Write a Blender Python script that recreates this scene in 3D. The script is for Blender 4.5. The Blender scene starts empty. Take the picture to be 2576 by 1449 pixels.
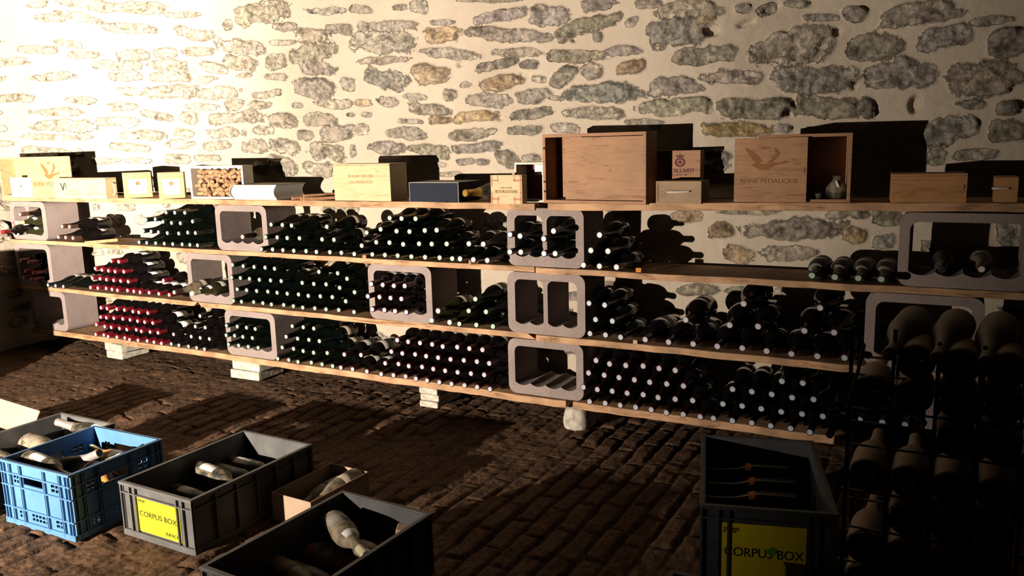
import bpy, math, random
import numpy as np
from mathutils import Vector, Matrix, Euler
from mathutils.geometry import tessellate_polygon
random.seed(11)
SC = bpy.context.scene
COL = SC.collection
PI = math.pi

# ------------------------------------------------------------------ camera, world, lights, exposure
CAM = ((0.88014,0.47400,-0.02608),(-0.05988,0.16535,0.98442),(0.47093,-0.86486,0.17391))

cd = bpy.data.cameras.new('camera'); cam = bpy.data.objects.new('camera', cd); COL.objects.link(cam)
cd.sensor_width = 36.0; cd.lens = 2080.3 / 2576 * 36.0; cd.clip_start = .05
M = Matrix.Identity(4)
for c in range(3):
    for r in range(3): M[r][c] = CAM[c][r]
M[0][3], M[1][3], M[2][3] = 0.0, -3.5, 1.385
cam.matrix_world = M
SC.camera = cam
world = bpy.data.worlds.new('cellar_dark'); SC.world = world; world.use_nodes = True
bg = world.node_tree.nodes['Background']; bg.inputs[0].default_value = (1.0, .62, .38, 1); bg.inputs[1].default_value = .006
def spot(name, loc, aim, watts, angle, blend, radius, color):
    l = bpy.data.lights.new(name, 'SPOT'); o = bpy.data.objects.new(name, l); COL.objects.link(o)
    l.energy = watts; l.spot_size = math.radians(angle); l.spot_blend = blend; l.shadow_soft_size = radius; l.color = color
    o.location = loc; o.rotation_euler = (Vector(aim) - Vector(loc)).to_track_quat('-Z', 'Y').to_euler()
    return o
LAMP = (-3.3, -4.6, .88)
spot('floor_work_lamp', LAMP, (-5.6, .3, 1.7), 3550, 140, 1.0, .025, (1.0, .872, .72))      # wide spill of the reflector lamp
spot('floor_work_lamp_beam', LAMP, (-6.0, .3, 2.5), 4300, 56, 1.0, .025, (1.0, .872, .72))  # its bright central beam
SC.view_settings.view_transform = 'Standard'; SC.view_settings.look = 'None'
SC.view_settings.exposure = 0.0; SC.view_settings.gamma = 1.0; SC.view_settings.use_curve_mapping = False
SC.cycles.max_bounces = 6; SC.cycles.diffuse_bounces = 1; SC.cycles.use_denoising = True

PILES = [
 ('green','upper shelf heap left of the single-cell block','upper shelf heap left',None,(3,6,7,8),((-4.2,-.11,1.022),(-4.121,-.113,1.022),(-4.043,-.106,1.022),(-4.397,-.102,.973),(-4.318,-.098,.978),(-4.243,-.104,.964),(-4.164,-.108,.959),(-4.085,-.11,.959),(-3.991,-.1,.971),(-4.441,-.095,.902),(-4.361,-.103,.901),(-4.284,-.112,.9),(-4.206,-.111,.897),(-4.126,-.095,.895),(-4.036,-.104,.904),(-3.958,-.115,.905),(-4.479,-.105,.831),(-4.4,-.112,.831),(-4.322,-.109,.831),(-4.246,-.108,.831),(-4.17,-.109,.831),(-4.096,-.102,.831),(-4.026,-.105,.831),(-3.958,-.108,.831))),
 ('green','upper shelf heap right of single-cell block','upper heap beside the single-cell block',None,(4,6,9),((-3.348,-.118,.97),(-3.268,-.115,.969),(-3.187,-.13,.969),(-2.947,-.122,.968),(-3.388,-.126,.9),(-3.307,-.121,.9),(-3.227,-.128,.9),(-3.146,-.12,.9),(-2.987,-.12,.899),(-2.904,-.122,.9),(-3.428,-.126,.831),(-3.347,-.122,.831),(-3.266,-.127,.831),(-3.186,-.128,.831),(-3.106,-.119,.831),(-3.026,-.127,.831),(-2.945,-.113,.831),(-2.864,-.116,.831),(-2.765,-.132,.831))),
 ('green','tallest heap on the upper shelf','tallest upper shelf heap',None,(3,6,7,7),((-2.536,-.118,1.022),(-2.456,-.127,1.022),(-2.376,-.12,1.022),(-2.686,-.12,.944),(-2.586,-.132,.965),(-2.495,-.121,.957),(-2.415,-.122,.957),(-2.328,-.114,.964),(-2.249,-.127,.969),(-2.726,-.116,.874),(-2.622,-.127,.897),(-2.542,-.122,.897),(-2.455,-.125,.892),(-2.368,-.111,.896),(-2.288,-.117,.898),(-2.208,-.105,.9),(-2.66,-.116,.831),(-2.58,-.115,.831),(-2.5,-.115,.831),(-2.409,-.124,.831),(-2.329,-.12,.831),(-2.248,-.112,.831),(-2.168,-.122,.831))),
 ('white','just left of upper two-cell block','white caps left of the upper two-cell block',None,(2,3),((-2.072,-.119,.907),(-1.991,-.12,.908),(-2.127,-.116,.831),(-2.048,-.122,.831),(-1.971,-.121,.831))),
 ('white','left cell of upper two-cell block','bottles in the upper two-cell block',None,(2,2),((-1.845,-.119,.958),(-1.792,-.119,.953),(-1.845,-.125,.877),(-1.792,-.115,.877))),
 ('white','right cell of upper two-cell block','bottles in the upper two-cell block',None,(2,2),((-1.665,-.128,.945),(-1.615,-.127,.982),(-1.665,-.128,.877),(-1.615,-.114,.877))),
 ('white','triangle stack right of upper two-cell block','white triangle stack',None,(1,2,3),((-1.393,-.121,.97),(-1.434,-.124,.9),(-1.352,-.125,.9),(-1.474,-.116,.831),(-1.393,-.125,.831),(-1.312,-.126,.831))),
 ('old','dusty four at right end of upper shelf','dusty four','dusty green-tipped',(4,),((-.497,-.111,.835),(-.411,-.122,.835),(-.327,-.117,.835),(-.246,-.115,.835))),
 ('red','left heap on middle shelf','red caps on the middle shelf',None,(2,5,7,11),((-4.878,-.027,.684),(-4.806,-.025,.683),(-5.066,-.017,.624),(-4.982,-.028,.62),(-4.91,-.032,.619),(-4.839,-.036,.618),(-4.765,-.026,.619),(-5.093,-.027,.558),(-5.019,-.023,.558),(-4.948,-.027,.557),(-4.875,-.027,.556),(-4.803,-.029,.556),(-4.729,-.028,.556),(-4.394,-.024,.581),(-5.124,-.027,.493),(-5.052,-.024,.493),(-4.981,-.013,.493),(-4.909,-.022,.493),(-4.838,-.034,.493),(-4.764,-.014,.493),(-4.692,-.022,.493),(-4.621,-.03,.493),(-4.548,-.019,.493),(-4.45,-.024,.493),(-4.349,-.028,.493))),
 ('green','long heap on middle shelf','long middle shelf heap',None,(8,10,12,12),((-3.752,-.045,.715),(-3.663,-.047,.712),(-3.583,-.041,.71),(-3.503,-.035,.709),(-3.422,-.043,.708),(-3.097,-.039,.706),(-2.972,-.03,.703),(-2.893,-.049,.68),(-3.773,-.04,.638),(-3.698,-.043,.639),(-3.62,-.048,.639),(-3.542,-.048,.638),(-3.462,-.041,.638),(-3.382,-.039,.638),(-3.219,-.045,.638),(-3.138,-.041,.636),(-3.053,-.037,.638),(-2.956,-.04,.625),(-3.739,-.036,.568),(-3.66,-.039,.568),(-3.581,-.038,.568),(-3.501,-.03,.568),(-3.421,-.038,.568),(-3.341,-.041,.568),(-3.26,-.037,.568),(-3.179,-.047,.567),(-3.095,-.043,.569),(-3.014,-.037,.569),(-2.921,-.038,.552),(-2.861,-.032,.605),(-3.773,-.041,.498),(-3.698,-.05,.498),(-3.62,-.03,.498),(-3.542,-.035,.498),(-3.462,-.048,.498),(-3.382,-.033,.498),(-3.301,-.041,.498),(-3.221,-.052,.498),(-3.14,-.044,.498),(-3.059,-.044,.498),(-2.979,-.032,.498),(-2.861,-.046,.498))),
 ('maroon','inside middle shelf single-cell block','bottles inside the middle block',None,(4,4,4),((-2.678,-.116,.675),(-2.604,-.116,.674),(-2.532,-.117,.674),(-2.462,-.12,.678),(-2.708,-.113,.607),(-2.635,-.108,.607),(-2.562,-.111,.607),(-2.487,-.12,.609),(-2.676,-.121,.541),(-2.603,-.114,.541),(-2.531,-.119,.541),(-2.462,-.118,.541))),
 ('cream','between middle shelf blocks','silver ringed necks on the middle shelf','silver-ringed',(1,2),((-2.283,-.094,.556),(-2.339,-.072,.498),(-2.227,-.078,.498))),
 ('green','small heap left of empty two-cell block','small middle shelf heap',None,(1,2,3),((-2.069,-.081,.629),(-2.117,-.069,.564),(-2.019,-.067,.566),(-2.162,-.089,.498),(-2.07,-.078,.498),(-1.976,-.077,.498))),
 ('pale','stack right of empty two-cell block','stack right of the empty two-cell block',None,(2,2,3),((-1.478,-.048,.643),(-1.399,-.052,.641),(-1.444,-.053,.57),(-1.362,-.052,.569),(-1.478,-.04,.498),(-1.401,-.039,.498),(-1.321,-.055,.498))),
 ('magnum','big bottles at right of middle shelf','big bottles on the middle shelf',None,(2,5,9),((-.757,-.126,.706),(-.463,-.104,.706),(-.999,-.126,.619),(-.813,-.123,.611),(-.698,-.12,.614),(-.517,-.117,.611),(-.406,-.114,.613),(-1.182,-.118,.514),(-1.074,-.125,.514),(-.968,-.117,.514),(-.864,-.119,.514),(-.762,-.109,.514),(-.661,-.12,.514),(-.562,-.128,.514),(-.463,-.126,.514),(-.364,-.111,.514))),
 ('red','left heap on bottom shelf','red caps on the bottom shelf',None,(7,8,9,10),((-4.98,-.067,.372),(-4.906,-.076,.374),(-4.82,-.067,.374),(-4.749,-.063,.373),(-4.677,-.056,.367),(-4.601,-.07,.37),(-4.529,-.059,.369),(-5.006,-.059,.305),(-4.935,-.068,.308),(-4.863,-.065,.31),(-4.79,-.053,.309),(-4.718,-.053,.308),(-4.638,-.058,.307),(-4.566,-.061,.307),(-4.494,-.057,.306),(-5.053,-.064,.251),(-4.967,-.064,.245),(-4.895,-.069,.246),(-4.82,-.063,.244),(-4.746,-.064,.243),(-4.674,-.047,.244),(-4.602,-.065,.244),(-4.53,-.056,.244),(-4.456,-.055,.245),(-5.07,-.065,.182),(-4.998,-.056,.182),(-4.926,-.076,.182),(-4.855,-.063,.182),(-4.783,-.058,.182),(-4.709,-.078,.182),(-4.637,-.07,.182),(-4.565,-.057,.182),(-4.49,-.065,.182),(-4.414,-.07,.182))),
 ('pink','bottom shelf, left of block with green necks','pinkish tips on the bottom shelf',None,(1,2,4,5),((-4.038,-.07,.39),(-4.087,-.071,.32),(-4.01,-.063,.319),(-4.298,-.065,.251),(-4.134,-.069,.252),(-4.053,-.071,.252),(-3.977,-.068,.251),(-4.335,-.059,.184),(-4.258,-.065,.184),(-4.174,-.063,.184),(-4.096,-.068,.184),(-4.019,-.075,.184))),
 ('green','inside bottom shelf block','bottles inside the bottom block',None,(4,4,4),((-3.818,-.07,.348),(-3.737,-.062,.348),(-3.659,-.065,.348),(-3.583,-.071,.348),(-3.821,-.076,.29),(-3.763,-.065,.29),(-3.692,-.068,.29),(-3.615,-.068,.29),(-3.817,-.068,.232),(-3.737,-.064,.232),(-3.658,-.064,.232),(-3.583,-.06,.232))),
 ('green','bottom shelf heap right of filled block','green heap on the bottom shelf',None,(3,4,5,6),((-3.295,-.068,.388),(-3.215,-.066,.388),(-3.135,-.069,.388),(-3.34,-.076,.324),(-3.256,-.074,.32),(-3.175,-.071,.32),(-3.094,-.076,.321),(-3.381,-.071,.256),(-3.299,-.067,.255),(-3.216,-.079,.253),(-3.134,-.085,.253),(-3.051,-.067,.255),(-3.42,-.074,.186),(-3.339,-.07,.186),(-3.258,-.082,.186),(-3.175,-.064,.186),(-3.092,-.069,.186),(-3.011,-.075,.186))),
 ('maroon','low gap between bottom shelf heaps','few bottles between the bottom heaps',None,(2,3),((-2.924,-.074,.261),(-2.81,-.072,.269),(-2.955,-.073,.183),(-2.872,-.074,.183),(-2.77,-.079,.183))),
 ('maroon','bottom shelf heap left of empty block','heap left of the empty bottom block',None,(8,9,9,10),((-2.556,-.08,.377),(-2.481,-.088,.377),(-2.407,-.087,.377),(-2.332,-.087,.377),(-2.258,-.102,.376),(-2.183,-.084,.376),(-2.108,-.09,.377),(-2.033,-.089,.378),(-2.593,-.087,.313),(-2.518,-.093,.312),(-2.444,-.083,.312),(-2.369,-.092,.312),(-2.295,-.093,.312),(-2.22,-.093,.311),(-2.145,-.087,.312),(-2.071,-.083,.312),(-1.996,-.091,.313),(-2.63,-.097,.248),(-2.555,-.081,.248),(-2.48,-.094,.248),(-2.406,-.08,.248),(-2.331,-.088,.247),(-2.256,-.092,.247),(-2.182,-.091,.247),(-2.107,-.085,.247),(-2.032,-.082,.248),(-2.666,-.089,.183),(-2.591,-.082,.183),(-2.517,-.075,.183),(-2.442,-.089,.183),(-2.368,-.095,.183),(-2.293,-.094,.183),(-2.218,-.096,.183),(-2.144,-.091,.183),(-2.069,-.092,.183),(-1.993,-.096,.183))),
 ('maroon','bottom shelf heap right of empty block','heap right of the empty bottom block',None,(6,7,8,8),((-1.432,-.08,.384),(-1.358,-.099,.38),(-1.283,-.091,.379),(-1.208,-.071,.379),(-1.132,-.077,.378),(-1.057,-.08,.378),(-1.47,-.08,.32),(-1.395,-.073,.316),(-1.32,-.08,.315),(-1.245,-.083,.314),(-1.17,-.091,.314),(-1.094,-.084,.313),(-1.017,-.088,.314),(-1.494,-.087,.251),(-1.424,-.087,.248),(-1.352,-.083,.248),(-1.279,-.085,.248),(-1.205,-.078,.248),(-1.131,-.091,.248),(-1.055,-.084,.248),(-.98,-.072,.248),(-1.465,-.083,.183),(-1.39,-.076,.183),(-1.316,-.076,.183),(-1.242,-.075,.183),(-1.167,-.079,.183),(-1.093,-.091,.183),(-1.018,-.085,.183),(-.942,-.085,.183))),
 ('pale','right heap on bottom shelf','dim heap at the right end of the bottom shelf',None,(2,5,9,11),((-.601,-.098,.387),(-.52,-.091,.387),(-.802,-.096,.328),(-.721,-.099,.328),(-.642,-.087,.323),(-.56,-.089,.32),(-.476,-.093,.324),(-.842,-.094,.257),(-.761,-.092,.258),(-.682,-.091,.256),(-.601,-.091,.254),(-.519,-.089,.255),(-.438,-.091,.257),(-.3,-.086,.261),(-.218,-.085,.261),(-.137,-.086,.264),(-.882,-.093,.187),(-.801,-.092,.187),(-.721,-.086,.187),(-.642,-.09,.187),(-.562,-.089,.187),(-.484,-.104,.187),(-.408,-.105,.187),(-.333,-.087,.187),(-.259,-.087,.187),(-.185,-.08,.187),(-.112,-.084,.187))),
]
STONES = [
 (6.369,2.341,.421,.071,-.19,'g'),
 (6.002,2.297,.423,.077,-.09,'g'),
 (5.687,2.225,.276,.034,-.09,'g'),
 (5.022,2.18,.424,.111,.01,'g'),
 (4.459,2.041,.221,.068,-.08,'g'),
 (6.732,2.283,.299,.046,-.19,'g'),
 (6.482,2.27,.344,.054,-.19,'g'),
 (6.142,2.182,.408,.053,-.08,'g'),
 (5.601,2.107,.397,.067,-.18,'g'),
 (5.305,2.132,.071,.057,-.09,'g'),
 (4.658,2.011,.283,.085,-.08,'g'),
 (5.226,2.002,.349,.074,-.17,'g'),
 (4.907,2.002,.219,.032,-.08,'g'),
 (4.655,1.92,.346,.086,.03,'g'),
 (7.413,2.136,.175,.077,-.04,'g'),
 (7.074,2.043,.235,.057,-.06,'g'),
 (6.141,2.008,.219,.071,-.07,'g'),
 (5.898,2.008,.197,.061,-.07,'g'),
 (5.589,2.004,.323,.051,-.07,'g'),
 (5.247,1.912,.27,.083,-.17,'g'),
 (4.962,1.893,.167,.081,-.07,'g'),
 (6.29,1.954,.365,.054,-.06,'g'),
 (5.883,1.928,.341,.07,-.06,'g'),
 (5.479,1.894,.232,.068,-.16,'g'),
 (4.631,1.832,.231,.071,-.16,'g'),
 (6.259,1.879,.252,.063,-.06,'g'),
 (5.892,1.862,.342,.062,-.06,'g'),
 (5.574,1.826,.174,.043,.04,'g'),
 (5.233,1.832,.141,.033,-.06,'g'),
 (4.982,1.809,.168,.041,-.06,'g'),
 (4.704,1.729,.299,.112,-.15,'g'),
 (4.442,1.734,.111,.07,-.05,'g'),
 (6.232,1.781,.196,.046,-.15,'g'),
 (5.879,1.768,.435,.08,-.05,'g'),
 (5.473,1.739,.368,.068,.05,'g'),
 (5.083,1.711,.252,.041,.05,'g'),
 (6.646,1.745,.284,.047,-.05,'g'),
 (7.414,1.825,.185,.098,-.08,'g'),
 (6.8,1.911,.351,.057,-.06,'g'),
 (6.303,1.688,.213,.055,-.04,'g'),
 (5.646,1.66,.254,.044,-.04,'g'),
 (5.372,1.665,.169,.06,.16,'g'),
 (5.147,1.651,.186,.05,.06,'g'),
 (4.842,1.634,.088,.033,-.04,'g'),
 (4.553,1.634,.27,.048,-.04,'g'),
 (6.812,1.67,.354,.058,-.04,'g'),
 (6.036,1.613,.272,.054,-.19,'g'),
 (5.771,1.594,.143,.071,-.04,'g'),
 (5.369,1.579,.509,.077,.01,'g'),
 (4.962,1.548,.237,.083,-.03,'g'),
 (4.656,1.541,.255,.073,-.04,'g'),
 (4.445,1.566,.071,.024,-.04,'g'),
 (6.752,1.571,.52,.077,-.03,'g'),
 (6.362,1.587,.287,.065,-.03,'g'),
 (7.379,1.589,.125,.06,-.01,'g'),
 (7.211,1.585,.14,.06,.07,'g'),
 (7.493,1.54,.041,.088,-.01,'g'),
 (6.178,1.493,.321,.056,-.03,'g'),
 (5.85,1.498,.159,.054,-.03,'g'),
 (5.491,1.488,.323,.061,-.03,'g'),
 (5.152,1.495,.199,.051,-.03,'g'),
 (4.804,1.456,.121,.058,-.03,'g'),
 (4.535,1.461,.261,.088,.07,'g'),
 (6.921,1.503,.283,.039,-.13,'g'),
 (6.659,1.496,.181,.039,-.03,'g'),
 (7.193,1.474,.199,.04,-.03,'g'),
 (7.358,1.458,.053,.04,-.02,'g'),
 (5.221,1.398,.226,.086,-.02,'g'),
 (4.966,1.397,.238,.101,-.22,'g'),
 (4.639,1.358,.277,.09,-.12,'g'),
 (4.445,1.355,.051,.064,-.02,'g'),
 (5.9,1.426,.254,.055,-.02,'g'),
 (5.576,1.41,.265,.062,-.02,'g'),
 (6.275,1.415,.285,.047,-.12,'g'),
 (6.926,1.389,.253,.079,-.22,'g'),
 (6.738,1.39,.092,.049,-.02,'g'),
 (5.012,1.275,.241,.111,-.31,'g'),
 (4.723,1.256,.229,.083,-.21,'g'),
 (5.188,1.264,.095,.069,-.01,'g'),
 (6.491,1.333,.251,.048,-.01,'g'),
 (6.232,1.325,.212,.038,-.01,'g'),
 (5.927,1.326,.215,.064,-.01,'g'),
 (6.851,1.278,.188,.06,-.01,'g'),
 (5.676,1.331,.219,.045,-.01,'g'),
 (7.493,1.413,0,.078,-1.51,'g'),
 (7.156,2.396,.202,.047,-.17,'g'),
 (6.806,2.378,.166,.037,-.09,'g'),
 (4.532,2.143,.305,.038,-.09,'g'),
 (4.855,2.086,.173,.047,-.08,'g'),
 (7.325,2.379,.178,.057,-.12,'g'),
 (7.343,2.293,.233,.058,-.06,'g'),
 (7.379,2.214,.176,.048,.05,'g'),
 (7.162,2.194,.201,.048,-.06,'g'),
 (6.641,2.117,.296,.046,-.18,'g'),
 (6.858,2.095,.245,.047,-.17,'g'),
 (6.507,2.033,.29,.046,-.07,'g'),
 (7.219,1.933,.242,.059,-.03,'g'),
 (7.306,2.003,.182,.049,0,'g'),
 (7.091,1.79,.258,.049,-.04,'g'),
 (7.249,1.696,.203,.05,-.02,'g'),
 (7.429,1.698,.144,.049,.01,'g'),
 (3.505,2.103,.366,.024,-.1,'g'),
 (3.896,2.11,.111,.07,-.1,'g'),
 (4.018,2.112,.106,.032,-.09,'g'),
 (4.286,2.127,.138,.04,-.09,'g'),
 (4.089,2.027,.307,.052,-.09,'g'),
 (3.767,2.016,.14,.025,-.09,'g'),
 (3.435,2.014,.268,.055,.11,'g'),
 (3.154,1.995,.225,.088,-.09,'g'),
 (2.864,2.017,.191,.057,0,'g'),
 (2.604,1.986,.156,.044,-.1,'g'),
 (4.284,2.044,.052,.046,-.09,'g'),
 (4.178,1.952,.382,.112,-.08,'g'),
 (3.785,1.954,.235,.076,-.08,'b'),
 (3.395,1.922,.519,.061,-.13,'g'),
 (2.929,1.928,.364,.064,.11,'g'),
 (2.878,1.875,.058,.046,-.08,'g'),
 (3.068,1.872,.054,.035,-.08,'g'),
 (3.758,1.862,.367,.051,-.12,'g'),
 (3.34,1.832,.3,.043,-.07,'g'),
 (3.003,1.791,.292,.059,-.07,'g'),
 (2.757,1.796,.213,.046,-.07,'g'),
 (4.176,1.852,.4,.04,-.02,'g'),
 (4.166,1.744,.299,.114,-.21,'u'),
 (3.859,1.753,.256,.111,-.06,'b'),
 (3.465,1.779,.221,.05,.14,'g'),
 (3.27,1.77,.12,.043,-.07,'g'),
 (3.431,1.69,.242,.069,.09,'b'),
 (3.216,1.696,.091,.037,-.06,'g'),
 (3.071,1.7,.156,.078,.24,'g'),
 (2.911,1.714,.13,.065,-.06,'g'),
 (2.854,1.605,.401,.088,-.05,'u'),
 (3.649,1.689,.085,.032,-.05,'g'),
 (3.753,1.643,.094,.052,-.05,'g'),
 (3.508,1.602,.247,.07,-.05,'g'),
 (3.246,1.606,.191,.068,.05,'g'),
 (3.114,1.596,.082,.024,-.05,'g'),
 (3.987,1.641,.149,.033,-.05,'g'),
 (4.174,1.626,.163,.048,-.15,'g'),
 (4.34,1.626,.106,.035,-.04,'b'),
 (3.892,1.57,.26,.066,-.14,'g'),
 (4.318,1.56,.08,.028,-.04,'g'),
 (2.9,1.512,.315,.054,-.04,'g'),
 (3.276,1.526,.271,.05,.06,'g'),
 (3.61,1.52,.253,.052,.06,'b'),
 (3.823,1.508,.128,.04,-.03,'b'),
 (4.028,1.511,.176,.027,-.03,'g'),
 (4.368,1.477,.108,.063,-.03,'g'),
 (4.048,1.444,.27,.061,-.03,'g'),
 (3.629,1.433,.294,.059,.05,'g'),
 (3.322,1.443,.195,.05,-.03,'g'),
 (3.082,1.445,.171,.043,-.03,'g'),
 (4.199,1.365,.235,.076,-.02,'g'),
 (3.912,1.349,.296,.061,-.12,'g'),
 (3.585,1.363,.299,.052,.03,'g'),
 (3.682,1.286,.134,.04,-.01,'g'),
 (3.573,1.281,.069,.033,-.01,'g'),
 (3.414,1.289,.163,.084,-.21,'g'),
 (3.275,1.3,.101,.038,-.01,'g'),
 (3.85,1.274,.081,.027,-.01,'g'),
 (3.78,1.22,.161,.027,-0,'g'),
 (2.645,1.461,.205,.029,-.03,'g'),
 (2.408,1.938,.294,.072,-.04,'g'),
 (2.467,1.845,.274,.109,.02,'g'),
 (2.318,1.746,.266,.068,.03,'g'),
 (2.687,1.913,.077,.037,.31,'g'),
 (2.691,1.713,.155,.059,.14,'b'),
 (2.482,1.614,.282,.079,-0,'g'),
 (2.485,1.522,.358,.071,-.04,'g'),
 (2.074,1.917,.085,.05,.41,'g'),
 (2.172,1.934,.059,.035,-.09,'g'),
 (2.165,1.928,.054,.042,-.09,'g'),
 (1.961,1.932,.102,.031,-.1,'g'),
 (1.863,1.87,.14,.031,-.09,'g'),
 (1.735,1.873,.097,.055,-.09,'g'),
 (1.483,1.86,.272,.087,.06,'g'),
 (1.24,1.804,.17,.038,.01,'g'),
 (1.976,1.756,.291,.136,.13,'g'),
 (1.648,1.746,.2,.11,-.18,'g'),
 (1.397,1.756,.191,.082,.07,'g'),
 (1.171,1.715,.125,.094,-.08,'g'),
 (2.208,1.643,.232,.06,-.06,'g'),
 (1.889,1.62,.296,.115,-.01,'g'),
 (1.553,1.615,.304,.11,-.01,'g'),
 (1.239,1.592,.24,.134,-.01,'g'),
 (2.33,1.89,.079,.032,.11,'b'),
 (2.128,1.504,.284,.087,-.04,'g'),
 (1.844,1.502,.254,.089,-.09,'g'),
 (1.675,1.49,.063,.077,-.04,'g'),
 (1.284,1.488,.109,.044,-.04,'g'),
 (1.15,1.463,.076,.053,-.04,'g'),
 (2.209,1.419,.313,.061,-.03,'o'),
 (2.007,1.418,.069,.038,-.03,'g'),
 (1.366,1.383,.189,.11,.07,'g'),
 (1.401,1.279,.073,.076,-.01,'g'),
 (1.258,1.282,.167,.04,.08,'g'),
 (1.153,1.377,.127,.082,-.03,'g'),
 (2.279,1.28,.126,.085,-.21,'g'),
 (1.977,.961,.397,.089,.03,'g'),
 (1.707,.941,.115,.065,-.37,'b'),
 (1.578,1.02,.121,.074,.02,'g'),
 (1.985,.849,.259,.068,.04,'g'),
 (2.212,.839,.154,.076,.04,'b'),
 (1.776,1.032,.107,.049,.02,'g'),
 (1.686,1.033,.074,.048,.02,'g'),
 (2.289,.947,.133,.07,.13,'b'),
 (1.577,.908,.087,.064,.04,'g'),
 (1.392,.904,.083,.052,.04,'g'),
 (2.177,1.039,.27,.028,.02,'g'),
 (1.121,.969,.085,.1,.03,'g'),
 (1.413,1.023,.088,.031,.02,'g'),
 (2.393,.652,.227,.059,.06,'g'),
 (2.185,.665,.143,.044,.06,'g'),
 (2.401,.578,.055,.028,.07,'g'),
 (2.015,.658,.037,.074,.06,'g'),
 (6.857,.996,.084,.043,.01,'g'),
 (6.497,1.001,.199,.047,.01,'g'),
 (6.65,.902,.123,.086,.02,'g'),
 (6.377,.908,.118,.073,.02,'g'),
 (6.178,.954,.136,.051,.02,'g'),
 (6.553,.798,.162,.027,.03,'g'),
 (6.087,1.016,.082,.041,.01,'g'),
 (6.882,.662,.128,.056,.04,'g'),
 (6.688,.675,.166,.038,.04,'g'),
 (5.974,.662,.133,.078,.04,'g'),
 (6.852,.296,.138,.057,.07,'g'),
]
HOLES = [
 (2.304,1.845,.073,.059,-.08,'g'),
 (1.866,1.748,.035,.088,-.57,'g'),
 (1.806,1.807,.03,.036,-.08,'g'),
 (1.733,1.583,.029,.041,-.05,'g'),
 (1.988,1.484,.032,.038,-.04,'g'),
 (1.491,1.497,.051,.07,-.04,'g'),
 (2.064,1.922,.079,.047,.41,'g'),
 (2.164,1.865,.076,.026,.31,'g'),
 (3.015,1.88,.04,.047,-.28,'g'),
 (3.683,1.939,.021,.057,-.08,'g'),
 (3.146,1.902,.041,.017,-.08,'g'),
 (2.827,1.775,.057,.015,-.07,'g'),
 (3.683,1.8,.039,.032,.43,'g'),
 (3.322,1.711,.026,.043,-.36,'g'),
 (3.725,1.638,.031,.032,-.05,'g'),
 (3.812,1.557,.032,.024,-.04,'g'),
 (3.459,1.511,.042,.032,-.04,'g'),
 (3.953,1.507,.033,.015,-.03,'g'),
 (2.776,1.923,.013,.034,-.09,'g'),
 (3.232,1.441,.014,.037,-.03,'g'),
 (4.824,2.182,.039,.047,-.49,'g'),
 (7.079,2.385,.038,.037,-.09,'g'),
 (5.819,2.007,.031,.035,-.07,'g'),
 (5.09,1.967,.034,.016,-.07,'g'),
 (4.551,1.534,.025,.04,-.33,'g'),
 (6.984,1.926,.031,.023,-.06,'g'),
]
BLOCKS = [
 (2,-5.98,-5.57,2),
 (2,-3.916,-3.503,1),
 (2,-1.93,-1.525,2),
 (2,-.2,.25,1),
 (3,-5.985,-5.575,1),
 (3,-4.205,-3.815,1),
 (3,-2.79,-2.38,1),
 (3,-1.935,-1.52,2),
 (3,-.307,.106,1),
 (4,-5.88,-5.475,1),
 (4,-3.906,-3.497,1),
 (4,-1.94,-1.532,1),
 (4,-.07,.33,1),
]

# ------------------------------------------------------------------ helpers
def link(o, parent=None):
    COL.objects.link(o)
    if parent is not None: o.parent = parent
    return o
def tag(o, label=None, cat=None, group=None, kind=None):
    if label: o['label'] = label
    if cat: o['category'] = cat
    if group: o['group'] = group
    if kind: o['kind'] = kind
    return o
def empty(name, loc, rz=0.0, label=None, cat=None, group=None, rx=0.0, ry=0.0):
    o = bpy.data.objects.new(name, None); o.empty_display_size = .05
    o.location = loc; o.rotation_euler = (rx, ry, rz)
    link(o); return tag(o, label, cat, group)
def rr(x0, x1, z0, z1, r, n=5):
    p = []
    for cx, cz, a0 in ((x1-r, z0+r, -90), (x1-r, z1-r, 0), (x0+r, z1-r, 90), (x0+r, z0+r, 180)):
        for i in range(n+1):
            a = math.radians(a0 + 90*i/n); p.append((cx + r*math.cos(a), cz + r*math.sin(a)))
    return p
def rect(x0, x1, z0, z1): return [(x0, z0), (x1, z0), (x1, z1), (x0, z1)]
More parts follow.
